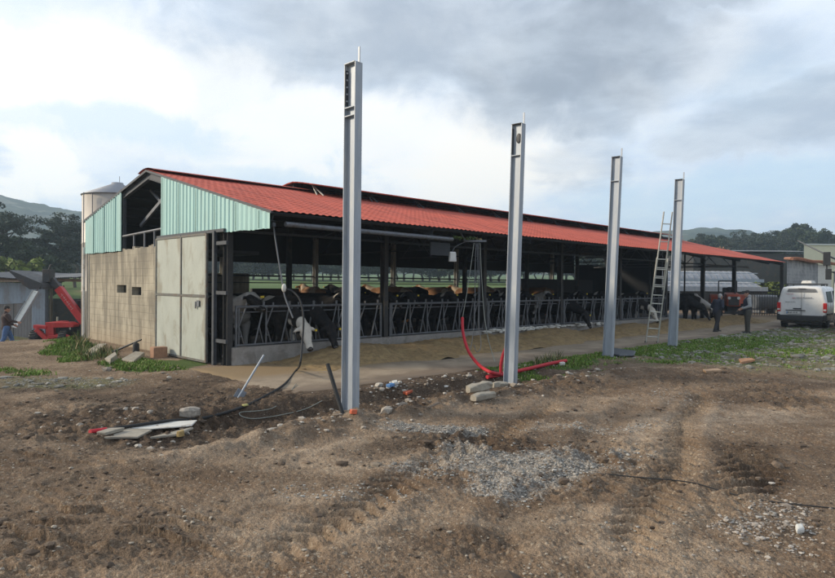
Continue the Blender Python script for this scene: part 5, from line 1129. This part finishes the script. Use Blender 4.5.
def railing(pa_, pb_, h, gap, label):
    a = Vector(pa_); c = Vector(pb_); a.z = gz(a.x, a.y); c.z = gz(c.x, c.y); d = c - a; L = d.length; r_ = empty('metal_railing', a, 0, label, 'railing')
    MB().bar((0, 0, h), d + Vector((0, 0, h)), .04, .05).build('top_rail', M['dark_steel'], r_); MB().bar((0, 0, .15), d + Vector((0, 0, .15)), .04, .05).build('bottom_rail', M['dark_steel'], r_)
    n = int(L / gap)
    for k in range(min(n, 60) + 1):
        q = d * (k / n); MB().box(q + Vector((0, 0, h / 2)), (.025, .025, h)).build('baluster', M['dark_steel'], r_)
railing(P(742, 300, 41), P(790, 300, 41), 1.55, .16, 'dark metal railing between the tractor and the grey block shed')
railing(P(694, 300, 44), P(724, 300, 43), 1.5, .32, 'grey bar fence behind the small tractor, in front of the tunnels')
p = P(763, 304, 44); z = gz(p.x, p.y); wt = empty('water_tank', (p.x, p.y, z), R(10), 'dark plastic water tank behind the metal railing', 'tank')
b = MB(); b.loft([[(x, y * s, zz_) for (y, zz_) in ((-.5, .35), (.5, .35), (.58, .7), (.5, 1.15), (.3, 1.28), (-.3, 1.28), (-.5, 1.15), (-.58, .7))] for x, s in ((-.85, .8), (-.75, 1), (.75, 1), (.85, .8))]); b.build('tank', M['tarp'], wt, bevel=.03)
b = MB(); b.box((-.55, 0, .18), (.1, .9, .4)); b.box((.55, 0, .18), (.1, .9, .4)); b.build('support', M['grey_steel'], wt)
# ------------------------------------------------------------------ things lying about
def slab_poly(b, pts, h, wob=.02, sd=0):
    rr = random.Random(sd); n = len(pts); lo = [(x, y, z) for x, y, z in pts]; hi = [(x + rr.uniform(-wob, wob), y + rr.uniform(-wob, wob), z + h + rr.uniform(-wob, wob) * .5) for x, y, z in pts]
    b.add(lo + hi, [tuple(range(n))[::-1], tuple(range(n, 2 * n))] + [(i, (i + 1) % n, n + (i + 1) % n, n + i) for i in range(n)]); return b
def flat_from_px(name, pxs, h, m, label, cat, lift=.01, sd=0, bevel=.008, tilt=None):
    pts = [gp(x, y) for x, y in pxs]; c = sum(pts, Vector()) / len(pts); zl = max(p_.z for p_ in pts) * .5 + c.z * .5 + lift
    q = [(p_.x - c.x, p_.y - c.y, (tilt[i] if tilt else 0)) for i, p_ in enumerate(pts)]
    return tag(slab_poly(MB(), q, h, .012, sd).build(name, m, loc=(c.x, c.y, zl), bevel=bevel), label, cat)
flat_from_px('white_board', [(129, 430), (156, 424), (197, 428), (192, 432), (152, 435.5)], .018, M['white_dirty'], 'dirty white board lying in the soil under the black hose', 'board', .03, 1)
flat_from_px('broken_slab', [(102, 437), (128, 433), (152, 437), (138, 442), (112, 441)], .03, M['paving'], 'broken grey paving slab left of the white board', 'slab', .0, 2)
flat_from_px('broken_slab', [(150, 437.5), (186, 431.5), (194, 433), (178, 438), (160, 440)], .03, M['paving'], 'long broken paving slab along the front edge of the white board', 'slab', .0, 3)
flat_from_px('broken_slab', [(97, 434), (110, 431), (124, 433), (106, 436)], .04, M['paving'], 'small broken paving slab beside the red end of the hose', 'slab', .0, 4)
flat_from_px('ochre_stone', [(176, 438), (182, 435.5), (185, 437.5), (179, 440.5)], .07, mat('ochre stone', (.36, .25, .10), .9), 'ochre yellow stone at the end of the long paving slab', 'stone', .01, 5)
flat_from_px('yellow_rag', [(242, 408), (247, 405), (249, 407), (244, 410)], .03, mat('yellow rag', (.42, .38, .14), .9), 'yellowish rag on the dark soil near the metal stake', 'rag', .01, 7)
def lump(name, px_, py_, size, rz, m, label, cat, sink=.02, sd=0, tilt=0, bevel=.008):
    p = gp(px_, py_); rr = random.Random(sd); b = MB(); X_, Y_, Z_ = size; rings = []
    for k in range(5):
        f_ = -1 + 2 * k / 4; s_ = (1 - .22 * abs(f_) ** 3); rings.append([(f_ * X_ / 2, s_ * Y_ / 2 * math.copysign(abs(math.cos(a)) ** .5, math.cos(a)) * rr.uniform(.74, 1.12), Z_ / 2 + s_ * Z_ / 2 * math.copysign(abs(math.sin(a)) ** .5, math.sin(a)) * rr.uniform(.74, 1.12) + tilt * f_ * X_ / 2) for a in [R(30 + 45 * q) for q in range(8)]])
    o = b.loft(rings, smooth=False).build(name, m, loc=(p.x, p.y, p.z - sink), rz=rz, bevel=bevel); return tag(o, label, cat)
lump('pale_rock', 190, 416, (.26, .18, .15), R(10), M['stone'], 'pale rock lying in dark soil above the white board', 'rock', .02, 6)
lump('concrete_block', 479, 391.5, (.42, .2, .15), R(25), M['paving'], 'upper pale concrete block beside the red conduit', 'concrete block', .0, 8, .12)
lump('concrete_block', 483, 399, (.42, .18, .13), R(38), M['paving'], 'lower pale concrete block at the edge of the pit by the red conduit', 'concrete block', .02, 9, .05)
lump('concrete_block', 500, 387.5, (.26, .16, .13), R(15), M['paving'], 'smallest concrete lump under the straight red conduit', 'concrete block', .02, 10)
flat_from_px('plastic_sheet', [(603, 352), (612, 350.5), (636, 354), (634, 357.5), (620, 358), (606, 355.5)], .05, M['tarp'], 'dark crumpled plastic sheet lying at the foot of the third post', 'plastic sheet', .03, 11, .02)
flat_from_px('blue_scrap', [(386, 388), (392, 385.5), (395, 388), (390, 391)], .05, M['blue_pl'], 'blue plastic scrap lying in the pit', 'scrap', .02, 12)
flat_from_px('white_scrap', [(392, 385), (396.5, 383.5), (398, 386), (394, 387.5)], .05, M['white_dirty'], 'white plastic scrap touching the blue one in the pit', 'scrap', .03, 13)
flat_from_px('orange_scrap', [(403, 396), (408, 393), (412.5, 395), (407, 398.5)], .05, M['orange_pl'], 'orange red scrap lying in the pit right of the blue one', 'scrap', .02, 14)
flat_from_px('red_brick_piece', [(349, 414.5), (354, 412.5), (357, 415), (351, 417.5)], .06, M['orange_pl'], 'broken reddish brick at the foot of the nearest post', 'brick', 0, 15)
flat_from_px('dark_plank', [(427, 410), (438, 406.5), (440, 407.5), (429, 411.5)], .03, M['timber'], 'short dark plank at the edge of the pit', 'plank', .03, 16)
flat_from_px('orange_brick', [(739, 362), (752, 360.5), (755, 362), (741, 364)], .06, mat('pale brick', (.40, .20, .10), .9), 'flat orange brick on the grass near the cobbles', 'brick', .0, 17)
flat_from_px('pale_brick', [(703, 371.5), (718, 370), (722, 372), (706, 374)], .05, mat('dusty brick', (.36, .24, .15), .9), 'dusty brown brick lying on the earth right of the posts', 'brick', .0, 18)
flat_from_px('white_stone', [(795, 531), (802, 529), (805, 533), (797, 536)], .05, M['white_dirty'], 'white stone among the pebbles at lower right', 'stone', .0, 19, .015)
lump('foam_lump', 562, 366, (.13, .1, .1), 0, M['white_dirty'], 'white lump in the grass touching the straight red conduit', 'lump', .0, 20)
for (a, c, rr_, m_, nm, lab, ct) in (((238, 398), (264, 355), .018, 'galv', 'metal_stake', 'pale metal stake leaning out of the dark soil below the first barrier', 'stake'), ((342, 412), (327.5, 364), .028, 'rubber', 'black_pipe', 'black plastic pipe sticking up just left of the nearest post', 'pipe')):
    g_ = gp(*a); e = P(c[0], c[1], g_.y + .25); b = MB().tube([g_ - (e - g_).normalized() * .1, e], rr_, 8); o = tag(b.build(nm, M[m_]), lab, ct)
    if nm == 'metal_stake':
        d_ = (e - g_).normalized(); bb = MB().bar(g_ - d_ * .12, g_ + d_ * .14, .16, .02, (0, 1, 0)); bb.build('spade_blade', M['grey_steel'], o, bevel=.005)
cable('ground_cable', [onG(600, 474, .006), onG(640, 478, .006), onG(690, 483, .006), onG(730, 494, .006), onG(770, 502, .006), onG(835, 509, .006)], .006, M['rubber'], 'thin black cable lying on the bare earth at lower right')
# rubble by the block wall
for k, (pxs, h_, lab) in enumerate((([(82, 356), (98, 349), (107, 351), (92, 357.5)], .07, 'grey concrete slab tilted on the weedy mound by the block wall'), ([(123, 363), (135, 357), (145, 358), (133, 365)], .1, 'pale concrete slab on the ground by the block wall, right of the mound'), ([(106, 363), (114, 359), (118, 362), (110, 365)], .12, 'small concrete lump between the mound and the pale slab'))):
    pts = [gp(x, y) for x, y in pxs]; c = sum(pts, Vector()) / 4; tl = [0, .09, .12, .02] if k == 0 else [0, .06, .05, 0]
    tag(slab_poly(MB(), [(q.x - c.x, q.y - c.y, q.z - c.z + tl[i]) for i, q in enumerate(pts)], h_, .03, 30 + k).build('rubble_slab', M['paving'], loc=c, bevel=.015), lab, 'slab')
a = P(113, 352, 15.9); c = P(141.5, 339.5, 15.7); tag(MB().tube([a, c], [.028, .022], 7).build('iron_bar', M['mach_dark']), 'dark iron bar sticking up from the rubble against the block wall', 'iron bar')
p = gp(136, 356.5); tag(MB().lathe([(.07, 0), (.08, .05), (.075, .30), (.05, .34), (.01, .345)], n=14).build('black_stub', M['rubber'], loc=p), 'short black pipe stub standing by the block wall', 'pipe stub')
pts = [gp(156, 359), gp(161, 359), gp(161, 356), gp(157, 355.5)]; c = sum(pts, Vector()) / 4; tag(MB().box((0, 0, .12), (.34, .24, .28), BROT).build('red_block', mat('brick block', (.34, .19, .12), .9), loc=c, bevel=.015), 'reddish block at the foot of the door jamb', 'block')
# ------------------------------------------------------------------ small things on the ground, grass, stones
rg = np.random.default_rng(21)
Xf, Yf = GR['X'], GR['Y']
def sample(mask, n, ymin=2.6, ymax=40):
    """random ground points, denser where the mask is high"""
    sel = (Yf > ymin) & (Yf < ymax) & (np.abs(np.degrees(np.arctan2(Xf, Yf))) < 37)
    area = np.gradient(np.hypot(Xf, Yf), axis=0) * np.hypot(Xf, Yf) * .003
    w = np.where(sel, np.clip(mask, 0, None) * area, 0).ravel(); w = w / w.sum(); k = rg.choice(len(w), n, p=w)
    sx = (rg.random(n) - .5); sy = (rg.random(n) - .5); rr = np.hypot(Xf.ravel()[k], Yf.ravel()[k])
    return Xf.ravel()[k] + sx * rr * .012, Yf.ravel()[k] + sy * rr * .012
def inlane(x, y):
    dx = x - A.x; dy = y - A.y; xl = dx * U.x + dy * U.y; yl = dx * V.x + dy * V.y
    return (xl > -.9) & (yl > -4.0) & (yl < 10) & (xl < 36)
ico = []
for k in range(5):
    bm = bmesh.new(); bmesh.ops.create_icosphere(bm, subdivisions=1, radius=1); rr_ = random.Random(k)
    vs = np.array([v.co[:] for v in bm.verts]); vs *= (1 + .6 * (rg.random((len(vs), 1)) - .5)); vs[:, 2] *= .62; ico.append((vs, np.array([[v.index for v in f.verts] for f in bm.faces]))); bm.free()
def stones(name, x, y, size, m, sink=.25, jit=0):
    z = height(x, y); V_ = []; F_ = []; T_ = []; n0 = 0
    for i in range(len(x)):
        vs, fs = ico[i % 5]; a = rg.random() * 6.28; c, s = math.cos(a), math.sin(a); sz = size[i] * np.array([1 + .5 * rg.random(), 1, .8 + .4 * rg.random()])
        w = vs * sz; w = np.stack([w[:, 0] * c - w[:, 1] * s, w[:, 0] * s + w[:, 1] * c, w[:, 2]], -1) + (x[i], y[i], z[i] + size[i] * (.62 - sink) * .8)
        V_.append(w); F_.append(fs + n0); n0 += len(vs); T_.append(np.full(len(vs), rg.random()))
    t = np.concatenate(T_); o = bpy.data.objects.new(name, rawmesh(name, np.concatenate(V_), np.concatenate(F_), m, {'tint': np.stack([t, t, t, t * 0 + 1], -1)})); C.objects.link(o); return tag(o, kind='stuff')
def stone_mat(name, a, b_):
    m, nt, b = newmat(name); h = N(nt); t = h.n('ShaderNodeAttribute', attribute_name='tint').outputs['Fac']; tc = h.n('ShaderNodeTexCoord').outputs['Object']
    c = h.mix(t, a, b_); c = h.mix(h.mr(h.noise(tc, 60, 3), .4, .7, 0, .4), c, tuple(k * .5 for k in a)); h.l(c, b.inputs['Base Color']); b.inputs['Roughness'].default_value = .92; return m
lo_d = np.hypot(Xf, Yf)
def keep(x, y, s, extra=None):
    k = ~inlane(x, y); return x[k], y[k], s[k]
x, y = sample(np.clip(GR['grav'] + .25 * fbm(Xf * 3, Yf * 3, 2) * (GR['grav'] > .2), 0, 1) ** 1.6, 5600, 3, 16); s = rg.lognormal(-5.0, .42, len(x)); stones('gravel', *keep(x, y, s), stone_mat('gravel stones', (.17, .16, .145), (.48, .46, .42)), .2)
near = np.exp(-lo_d / 5.5) + .05
x, y = sample(near * (.6 + fbm(Xf * 1.1, Yf * 1.1, 3)).clip(.03), 11500, 2.6, 20); s = rg.lognormal(-5.35, .55, len(x)); stones('small_stones', *keep(x, y, s), stone_mat('earth stones', (.13, .095, .065), (.46, .40, .32)), .35)
clod = np.clip(GR['damp'], 0, 1) ** 1.3 + .04
x, y = sample(clod * near ** .5, 7500, 2.8, 17); s = rg.lognormal(-4.65, .6, len(x)); stones('soil_clods', *keep(x, y, s), stone_mat('soil clods', (.070, .048, .033), (.19, .135, .092)), .45)
peb = ell(GR['px'], GR['py'], [(765, 520, 50, 26, .8), (800, 538, 40, 14, .4), (740, 545, 60, 16, .15)], fbm(Xf * 2, Yf * 2, 2) * .9, fbm(Xf * 2 + 5, Yf * 2, 2) * .9) * np.clip(.5 + fbm(Xf * 3, Yf * 3, 2), .05, 1.2)
x, y = sample(peb, 480, 3, 9); s = rg.lognormal(-4.75, .4, len(x)); stones('pebbles', x, y, s, stone_mat('mixed pebbles', (.15, .12, .10), (.52, .47, .41)), .2)
rimm = np.exp(-((GR['yl'] + 6.3) / .35) ** 2) * ((GR['xl'] > -3) & (GR['xl'] < 6)) + .8 * np.exp(-((GR['yl'] + 4.5) / .25) ** 2) * ((GR['xl'] > .5) & (GR['xl'] < 6)) + .35 * ell(GR['px'], GR['py'], [(120, 430, 110, 22, 1), (400, 395, 90, 20, 1), (180, 368, 80, 10, .8)])
x, y = sample(rimm, 620, 5, 22); s = rg.lognormal(-3.9, .55, len(x)); stones('rubble', *keep(x, y, s), stone_mat('rubble', (.20, .155, .115), (.52, .48, .42)), .25)
x, y = sample(GR['cob'] * (GR['cob'] > .25), 3000, 10, 34); s = rg.lognormal(-3.1, .35, len(x)); stones('yard_stones', *keep(x, y, s), stone_mat('yard stones', (.12, .11, .09), (.34, .32, .28)), .62)
litter = ell(GR['px'], GR['py'], [(410, 388, 70, 14, 1), (350, 380, 30, 10, .6), (300, 375, 40, 8, .5)])
x, y = sample(litter, 70, 7, 16); s = rg.lognormal(-3.5, .35, len(x)); stones('paper_litter', *keep(x, y, s), stone_mat('pale litter', (.45, .44, .42), (.68, .67, .64)), .5)
def blades(name, mask, n, h0, h1, m, ymin, ymax, w=.012, per=3):
    x, y = sample(mask, n, ymin, ymax); k = ~inlane(x, y); x, y = x[k], y[k]; n = len(x); x = np.repeat(x, per) + rg.normal(0, .03, n * per); y = np.repeat(y, per) + rg.normal(0, .03, n * per); N_ = n * per
    z = height(x, y); hh = h0 + (h1 - h0) * rg.random(N_) ** 1.5; a = rg.random(N_) * 6.283; lean = hh * (.25 + .6 * rg.random(N_)); ww = w * (.6 + .8 * rg.random(N_)) * (1 + y / 14)
    dx, dy = np.cos(a), np.sin(a); p = np.stack([x, y, z - .01], -1); t = np.stack([dx * lean, dy * lean, hh], -1); s_ = np.stack([-dy * ww, dx * ww, 0 * ww], -1); md = t * .5 + np.stack([0 * hh, 0 * hh, hh * .12], -1)
    V_ = np.stack([p - s_, p + s_, p + md + s_ * .7, p + t, p + md - s_ * .7], 1).reshape(-1, 3); i = np.arange(N_)[:, None] * 5; q = np.concatenate([i + np.array([[0, 1, 2, 4]])]); 
    tri = np.concatenate([i + np.array([[4, 2, 3, 3]])]) if False else None
    V2 = np.stack([p - s_, p + s_, p + md + s_ * .6, p + md - s_ * .6, p + md - s_ * .6, p + md + s_ * .6, p + t + s_ * .08, p + t - s_ * .08], 1).reshape(-1, 3); q = np.arange(N_ * 8).reshape(-1, 4)
    tt = np.repeat(rg.random(N_), 8); o = bpy.data.objects.new(name, rawmesh(name, V2, q, m, {'tint': np.stack([tt, tt, tt, tt * 0 + 1], -1)})); C.objects.link(o); return tag(o, kind='stuff')
gm = np.clip(GR['grass'] + .8 * fbm(Xf * 1.4, Yf * 1.4, 3) * (GR['grass'] > .1) - .3, 0, 1.2)
blades('grass', gm * (Xf > -1), 17000, .02, .08, M['blade'], 9, 30, .0055, 4)
blades('grass', gm * (Xf < -1), 6500, .03, .10, M['blade'], 10, 24, .006, 4)
blades('grass', GR['cob'] * np.clip(.2 + fbm(Xf * 1.2, Yf * 1.2, 3), 0, 1) * (Xf > 0), 7000, .015, .05, M['blade'], 12, 34, .005, 4)
tall = ell(GR['px'], GR['py'], [(480, 362, 14, 6, 1), (502, 360, 18, 5, 1), (95, 353, 22, 8, 1), (83, 345, 8, 6, 1), (540, 361, 22, 4, .8)])
blades('weeds', tall, 420, .08, .30, M['weed'], 10, 24, .007, 4)
# ------------------------------------------------------------------ trees
TOPS = {}
def tree_proto(seed, Ht, spread, style, leafm, nclump, nleaf, lsize):
    rr = np.random.default_rng(seed); pr = random.Random(seed); r_ = empty('tree', (0, 0, 0)); b = MB(); trunk_h = Ht * (.82 if style == 'pine' else .6); r0 = Ht * .022
    pts = [(0, 0, -.5)]; 
    for k in range(1, 7): pts.append((pr.uniform(-1, 1) * Ht * .012 * k, pr.uniform(-1, 1) * Ht * .012 * k, trunk_h * k / 6))
    b.tube(cr(pts, 3), [r0 * (1 - .8 * i / 18) for i in range(19)], 7); tips = []; nl = 20 if style != 'bush' else 10
    for k in range(nl):
        f = (.38 + .60 * (k + pr.random()) / nl) if style == 'pine' else (.30 + .7 * (k + pr.random()) / nl); z = trunk_h * f; a = k * 2.4 + pr.uniform(-.5, .5)
        if style == 'pine': ln = spread * (.55 + .5 * math.sin(math.pi * min(1, .25 + .72 * f))) * pr.uniform(.6, 1.05); rise = .25
        elif style == 'euca': ln = spread * pr.uniform(.45, 1); rise = .7
        elif style == 'cone': ln = spread * (1.15 - f) * pr.uniform(.75, 1.1); rise = .1
        else: ln = spread * pr.uniform(.5, 1) * math.sin(math.pi * (.2 + .7 * f)); rise = .5
        p0 = Vector((0, 0, z)); p1 = p0 + Vector((math.cos(a) * ln, math.sin(a) * ln, ln * rise * pr.uniform(.5, 1.2))); mid = (p0 + p1) / 2 + Vector((0, 0, -.05 * ln)); b.tube(cr([p0, mid, p1], 3), [r0 * .35 * (1 - .8 * i / 6) for i in range(7)], 5)
        for q in (.55, .8, 1.0): tips.append(p0.lerp(p1, q) + Vector((0, 0, .03 * Ht)))
    for k in range(4): tips.append(Vector((pr.uniform(-.2, .2) * spread, pr.uniform(-.2, .2) * spread, trunk_h + Ht * .05 * k)))
    b.build('trunk', M['bark'], r_); ch = []
    for k in range(nclump):
        t = tips[k % len(tips)]; cs = Ht * (.060 if style != 'euca' else .052) * pr.uniform(.6, 1.35); g_ = .022 if style in ('pine', 'euca') else .035; c = t + Vector([pr.gauss(0, g_ * Ht) for _ in range(3)])
        ch.append((leaf_quads(c, (cs * 1.35, cs * 1.35, cs * .75), int(nleaf * pr.uniform(.5, 1.3)), lsize, rr), pr.random()))
    top_ = max(c[0][:, 2].max() for c in ch); leaves_obj('crown', ch, leafm, r_); TOPS[r_.name] = float(np.percentile(np.concatenate([c[0][:, 2] for c in ch]), 99.3)); return r_
pine_a = tree_proto(1, 9, 2.9, 'pine', M['pine'], 105, 170, .115)
pine_b = tree_proto(2, 9, 2.5, 'pine', M['pine'], 100, 170, .115)
euca = tree_proto(3, 11, 2.6, 'euca', M['euca'], 95, 150, .115)
oak = tree_proto(4, 7, 2.8, 'oak', M['leaf'], 130, 120, .14)
oak_b = tree_proto(14, 7, 2.4, 'oak', M['leaf'], 115, 110, .15)
cone = tree_proto(5, 9, 2.2, 'cone', M['pine'], 120, 110, .13)
rust = tree_proto(6, 6, 2.2, 'oak', M['rust_leaf'], 80, 45, .20)
lime = tree_proto(7, 3.4, 1.4, 'oak', M['lime'], 60, 40, .12)
fresh = set()
def plant(proto, x, y, Ht, H0, label, name='tree', group=None, wide=1.0, cat='tree'):
    o = proto if proto.name not in fresh else copy_tree(proto); fresh.add(proto.name)
    s = Ht / TOPS[proto.name]; o.location = (x, y, gz(x, y) - .2); o.scale = (s * wide, s * wide, s); o.rotation_euler = (0, 0, random.random() * 6.28); tag(o, label, cat, group)
def at(proto, px_, ytop, Y, H0, label, **k):
    q = P(px_, ytop, Y); plant(proto, q.x, q.y, q.z - gz(q.x, q.y) + .2, H0, label, **k)
at(euca, 2, 205, 62, 11.6, 'tall eucalyptus with open tufted crown at the left edge behind the shed')
at(oak, 8, 238, 60, 7.6, 'broad dark tree below the eucalyptus at the left edge', wide=1.1)
at(oak_b, 31, 258, 62, 7.6, 'low rounded dark tree between the eucalyptus and the big pines')
at(pine_a, 58, 217, 74, 9.6, 'large dark pine with wide crown left of the silo, left of its neighbour', wide=1.15)
at(pine_b, 76, 218, 76, 9.6, 'large dark pine directly left of the silo', wide=1.1)
at(oak, -8, 240, 66, 7.6, 'dark tree cut by the left edge behind the shed')
at(lime, 12, 258, 50, 3.9, 'yellow green bush in front of the dark trees behind the shed', cat='bush')
at(oak_b, 44, 256, 57, 7.6, 'olive green young tree between the dark trees and the pines', wide=.9)
at(rust, 719, 249, 88, 6.6, 'rusty brown winter tree seen under the far end of the barn roof', wide=1.1)
at(rust, 700, 253, 92, 6.6, 'smaller rusty brown winter tree left of the first one under the barn roof', wide=.8)
FARG = 'dark trees along the far side of the fields'
FL_ = {'pine': 'hazy dark pine in the tree line beyond the fields', 'oak': 'hazy broad dark tree in the tree line beyond the fields', 'cone': 'hazy pointed conifer in the tree line beyond the fields'}
rt = random.Random(9)
px_ = 676
tops = [(676, 241), (690, 239), (700, 236), (712, 238), (724, 237), (736, 235), (750, 234), (762, 232), (772, 236), (782, 229), (796, 226), (808, 232), (818, 236), (830, 233), (842, 236), (858, 230)]
def topy(x):
    for (a, ya), (b_, yb) in zip(tops, tops[1:]):
        if a <= x <= b_: return ya + (yb - ya) * (x - a) / (b_ - a)
    return 240
kinds = [(pine_a, 9.6, 'pine'), (cone, 9.8, 'cone'), (oak, 7.6, 'oak'), (pine_b, 9.6, 'pine'), (oak_b, 7.6, 'oak')]
while px_ < 870:
    k = rt.choice(kinds); at(k[0], px_, topy(px_) + rt.uniform(-2, 5), rt.uniform(125, 160), k[1], FL_[k[2]], group=FARG, wide=rt.uniform(.75, 1.05)); px_ += rt.uniform(5.5, 8.5)
px_ = 180
while px_ < 690:                                     # the same belt goes on behind the barn
    k = rt.choice(kinds); at(k[0], px_, rt.uniform(247, 256), rt.uniform(112, 130), k[1], FL_[k[2]], group=FARG, wide=rt.uniform(1.3, 2.0)); px_ += rt.uniform(7, 11)
for k in range(12):
    kk = kinds[2 + 2 * (k % 2)]; at(kk[0], -30 + k * 12 + rt.uniform(-3, 3), rt.uniform(262, 268), rt.uniform(88, 100), kk[1], 'low dark shrubby tree filling the gap behind the shed', group='low trees behind the shed', wide=1.6)
# hedge bank beyond the railing
for k in range(9):
    at(lime if k % 3 == 0 else oak_b, 752 + k * 6.5, 283 + rt.uniform(-1.5, 1.5), 52 + rt.uniform(-1, 1), 3.9 if k % 3 == 0 else 7.6, 'low green shrub on the bank beyond the railing', group='low shrubs on the bank beyond the railing', cat='shrub', wide=2.2)
# ------------------------------------------------------------------ hills
def hills():
    az = np.linspace(-75, 75, 420); ds = np.concatenate([np.linspace(330, 640, 16), np.linspace(660, 800, 6)])
    kx = np.array([-75, -50, -36, -33, -30, -27.5, -20, -10, 0, 8, 15, 18, 21, 24, 27, 31, 36, 50, 75.]); ke = np.array([4, 5.6, 6.3, 6.2, 5.75, 5.7, 5.2, 4.4, 3.6, 3.4, 3.9, 4.5, 4.6, 4.55, 4.35, 3.9, 3.9, 3.9, 3.6])
    e = np.interp(az, kx, ke); AA, DD = np.meshgrid(np.radians(az), ds); EE = np.broadcast_to(e[None], AA.shape)
    X = np.sin(AA) * DD; Y = np.cos(AA) * DD; prof = sst(330, 640, DD) * (1 - .35 * sst(650, 800, DD))
    top_ = np.tan(np.radians(EE)) * 640 / np.cos(0); Z = 4 + prof * (top_ - 2) + 4.0 * fbm(X * .012, Y * .012, 4) * sst(340, 420, DD) + 1.6 * fbm(X * .07, Y * .07, 3) * sst(340, 420, DD); Z[0] = -6
    m, nt, b = newmat('wooded hill'); h = N(nt); tc = h.n('ShaderNodeTexCoord').outputs['Object']; n = h.noise(tc, .012, 6, .6, .4); n2 = h.noise(tc, .09, 5, .7)
    c = h.mix(h.mr(n, .42, .6), (.018, .027, .020), (.085, .095, .060)); c = h.mix(h.mr(n2, .35, .65, 0, .7), c, (.018, .028, .016)); c = h.mix(h.mr(h.noise(tc, .03, 5, .65), .54, .64, 0, .7), c, (.20, .19, .16)); h.l(c, b.inputs['Base Color']); b.inputs['Roughness'].default_value = 1; b.inputs['Specular IOR Level'].default_value = 0
    na = len(az); i = np.arange(len(ds) - 1)[:, None] * na; j = np.arange(na - 1)[None]; q = np.stack([i + j, i + j + 1, i + na + j + 1, i + na + j], -1).reshape(-1, 4)
    o = bpy.data.objects.new('hills', rawmesh('hills', np.stack([X, Y, Z], -1).reshape(-1, 3), q, m, smooth=True)); C.objects.link(o); tag(o, kind='structure')
hills()
# ------------------------------------------------------------------ the hazy air of the valley
def haze():
    o = MB().box((0, 420, 48), (1900, 1300, 112)).build('haze', None or hz_mat()); tag(o, kind='stuff'); o.display_type = 'WIRE'
def hz_mat():
    m = bpy.data.materials.new('valley haze'); m.use_nodes = True; nt = m.node_tree; nt.nodes.clear(); out = nt.nodes.new('ShaderNodeOutputMaterial'); v = nt.nodes.new('ShaderNodeVolumePrincipled')
    v.inputs['Color'].default_value = (.66, .83, 1.0, 1); v.inputs['Density'].default_value = HAZE; v.inputs['Anisotropy'].default_value = .3; nt.links.new(v.outputs[0], out.inputs['Volume']); return m
HAZE = .0008
haze()
S.cycles.denoising_prefilter = 'NONE'; S.cycles.volume_step_rate = 4; S.cycles.volume_max_steps = 64; S.cycles.max_bounces = 6; S.cycles.volume_bounces = 2
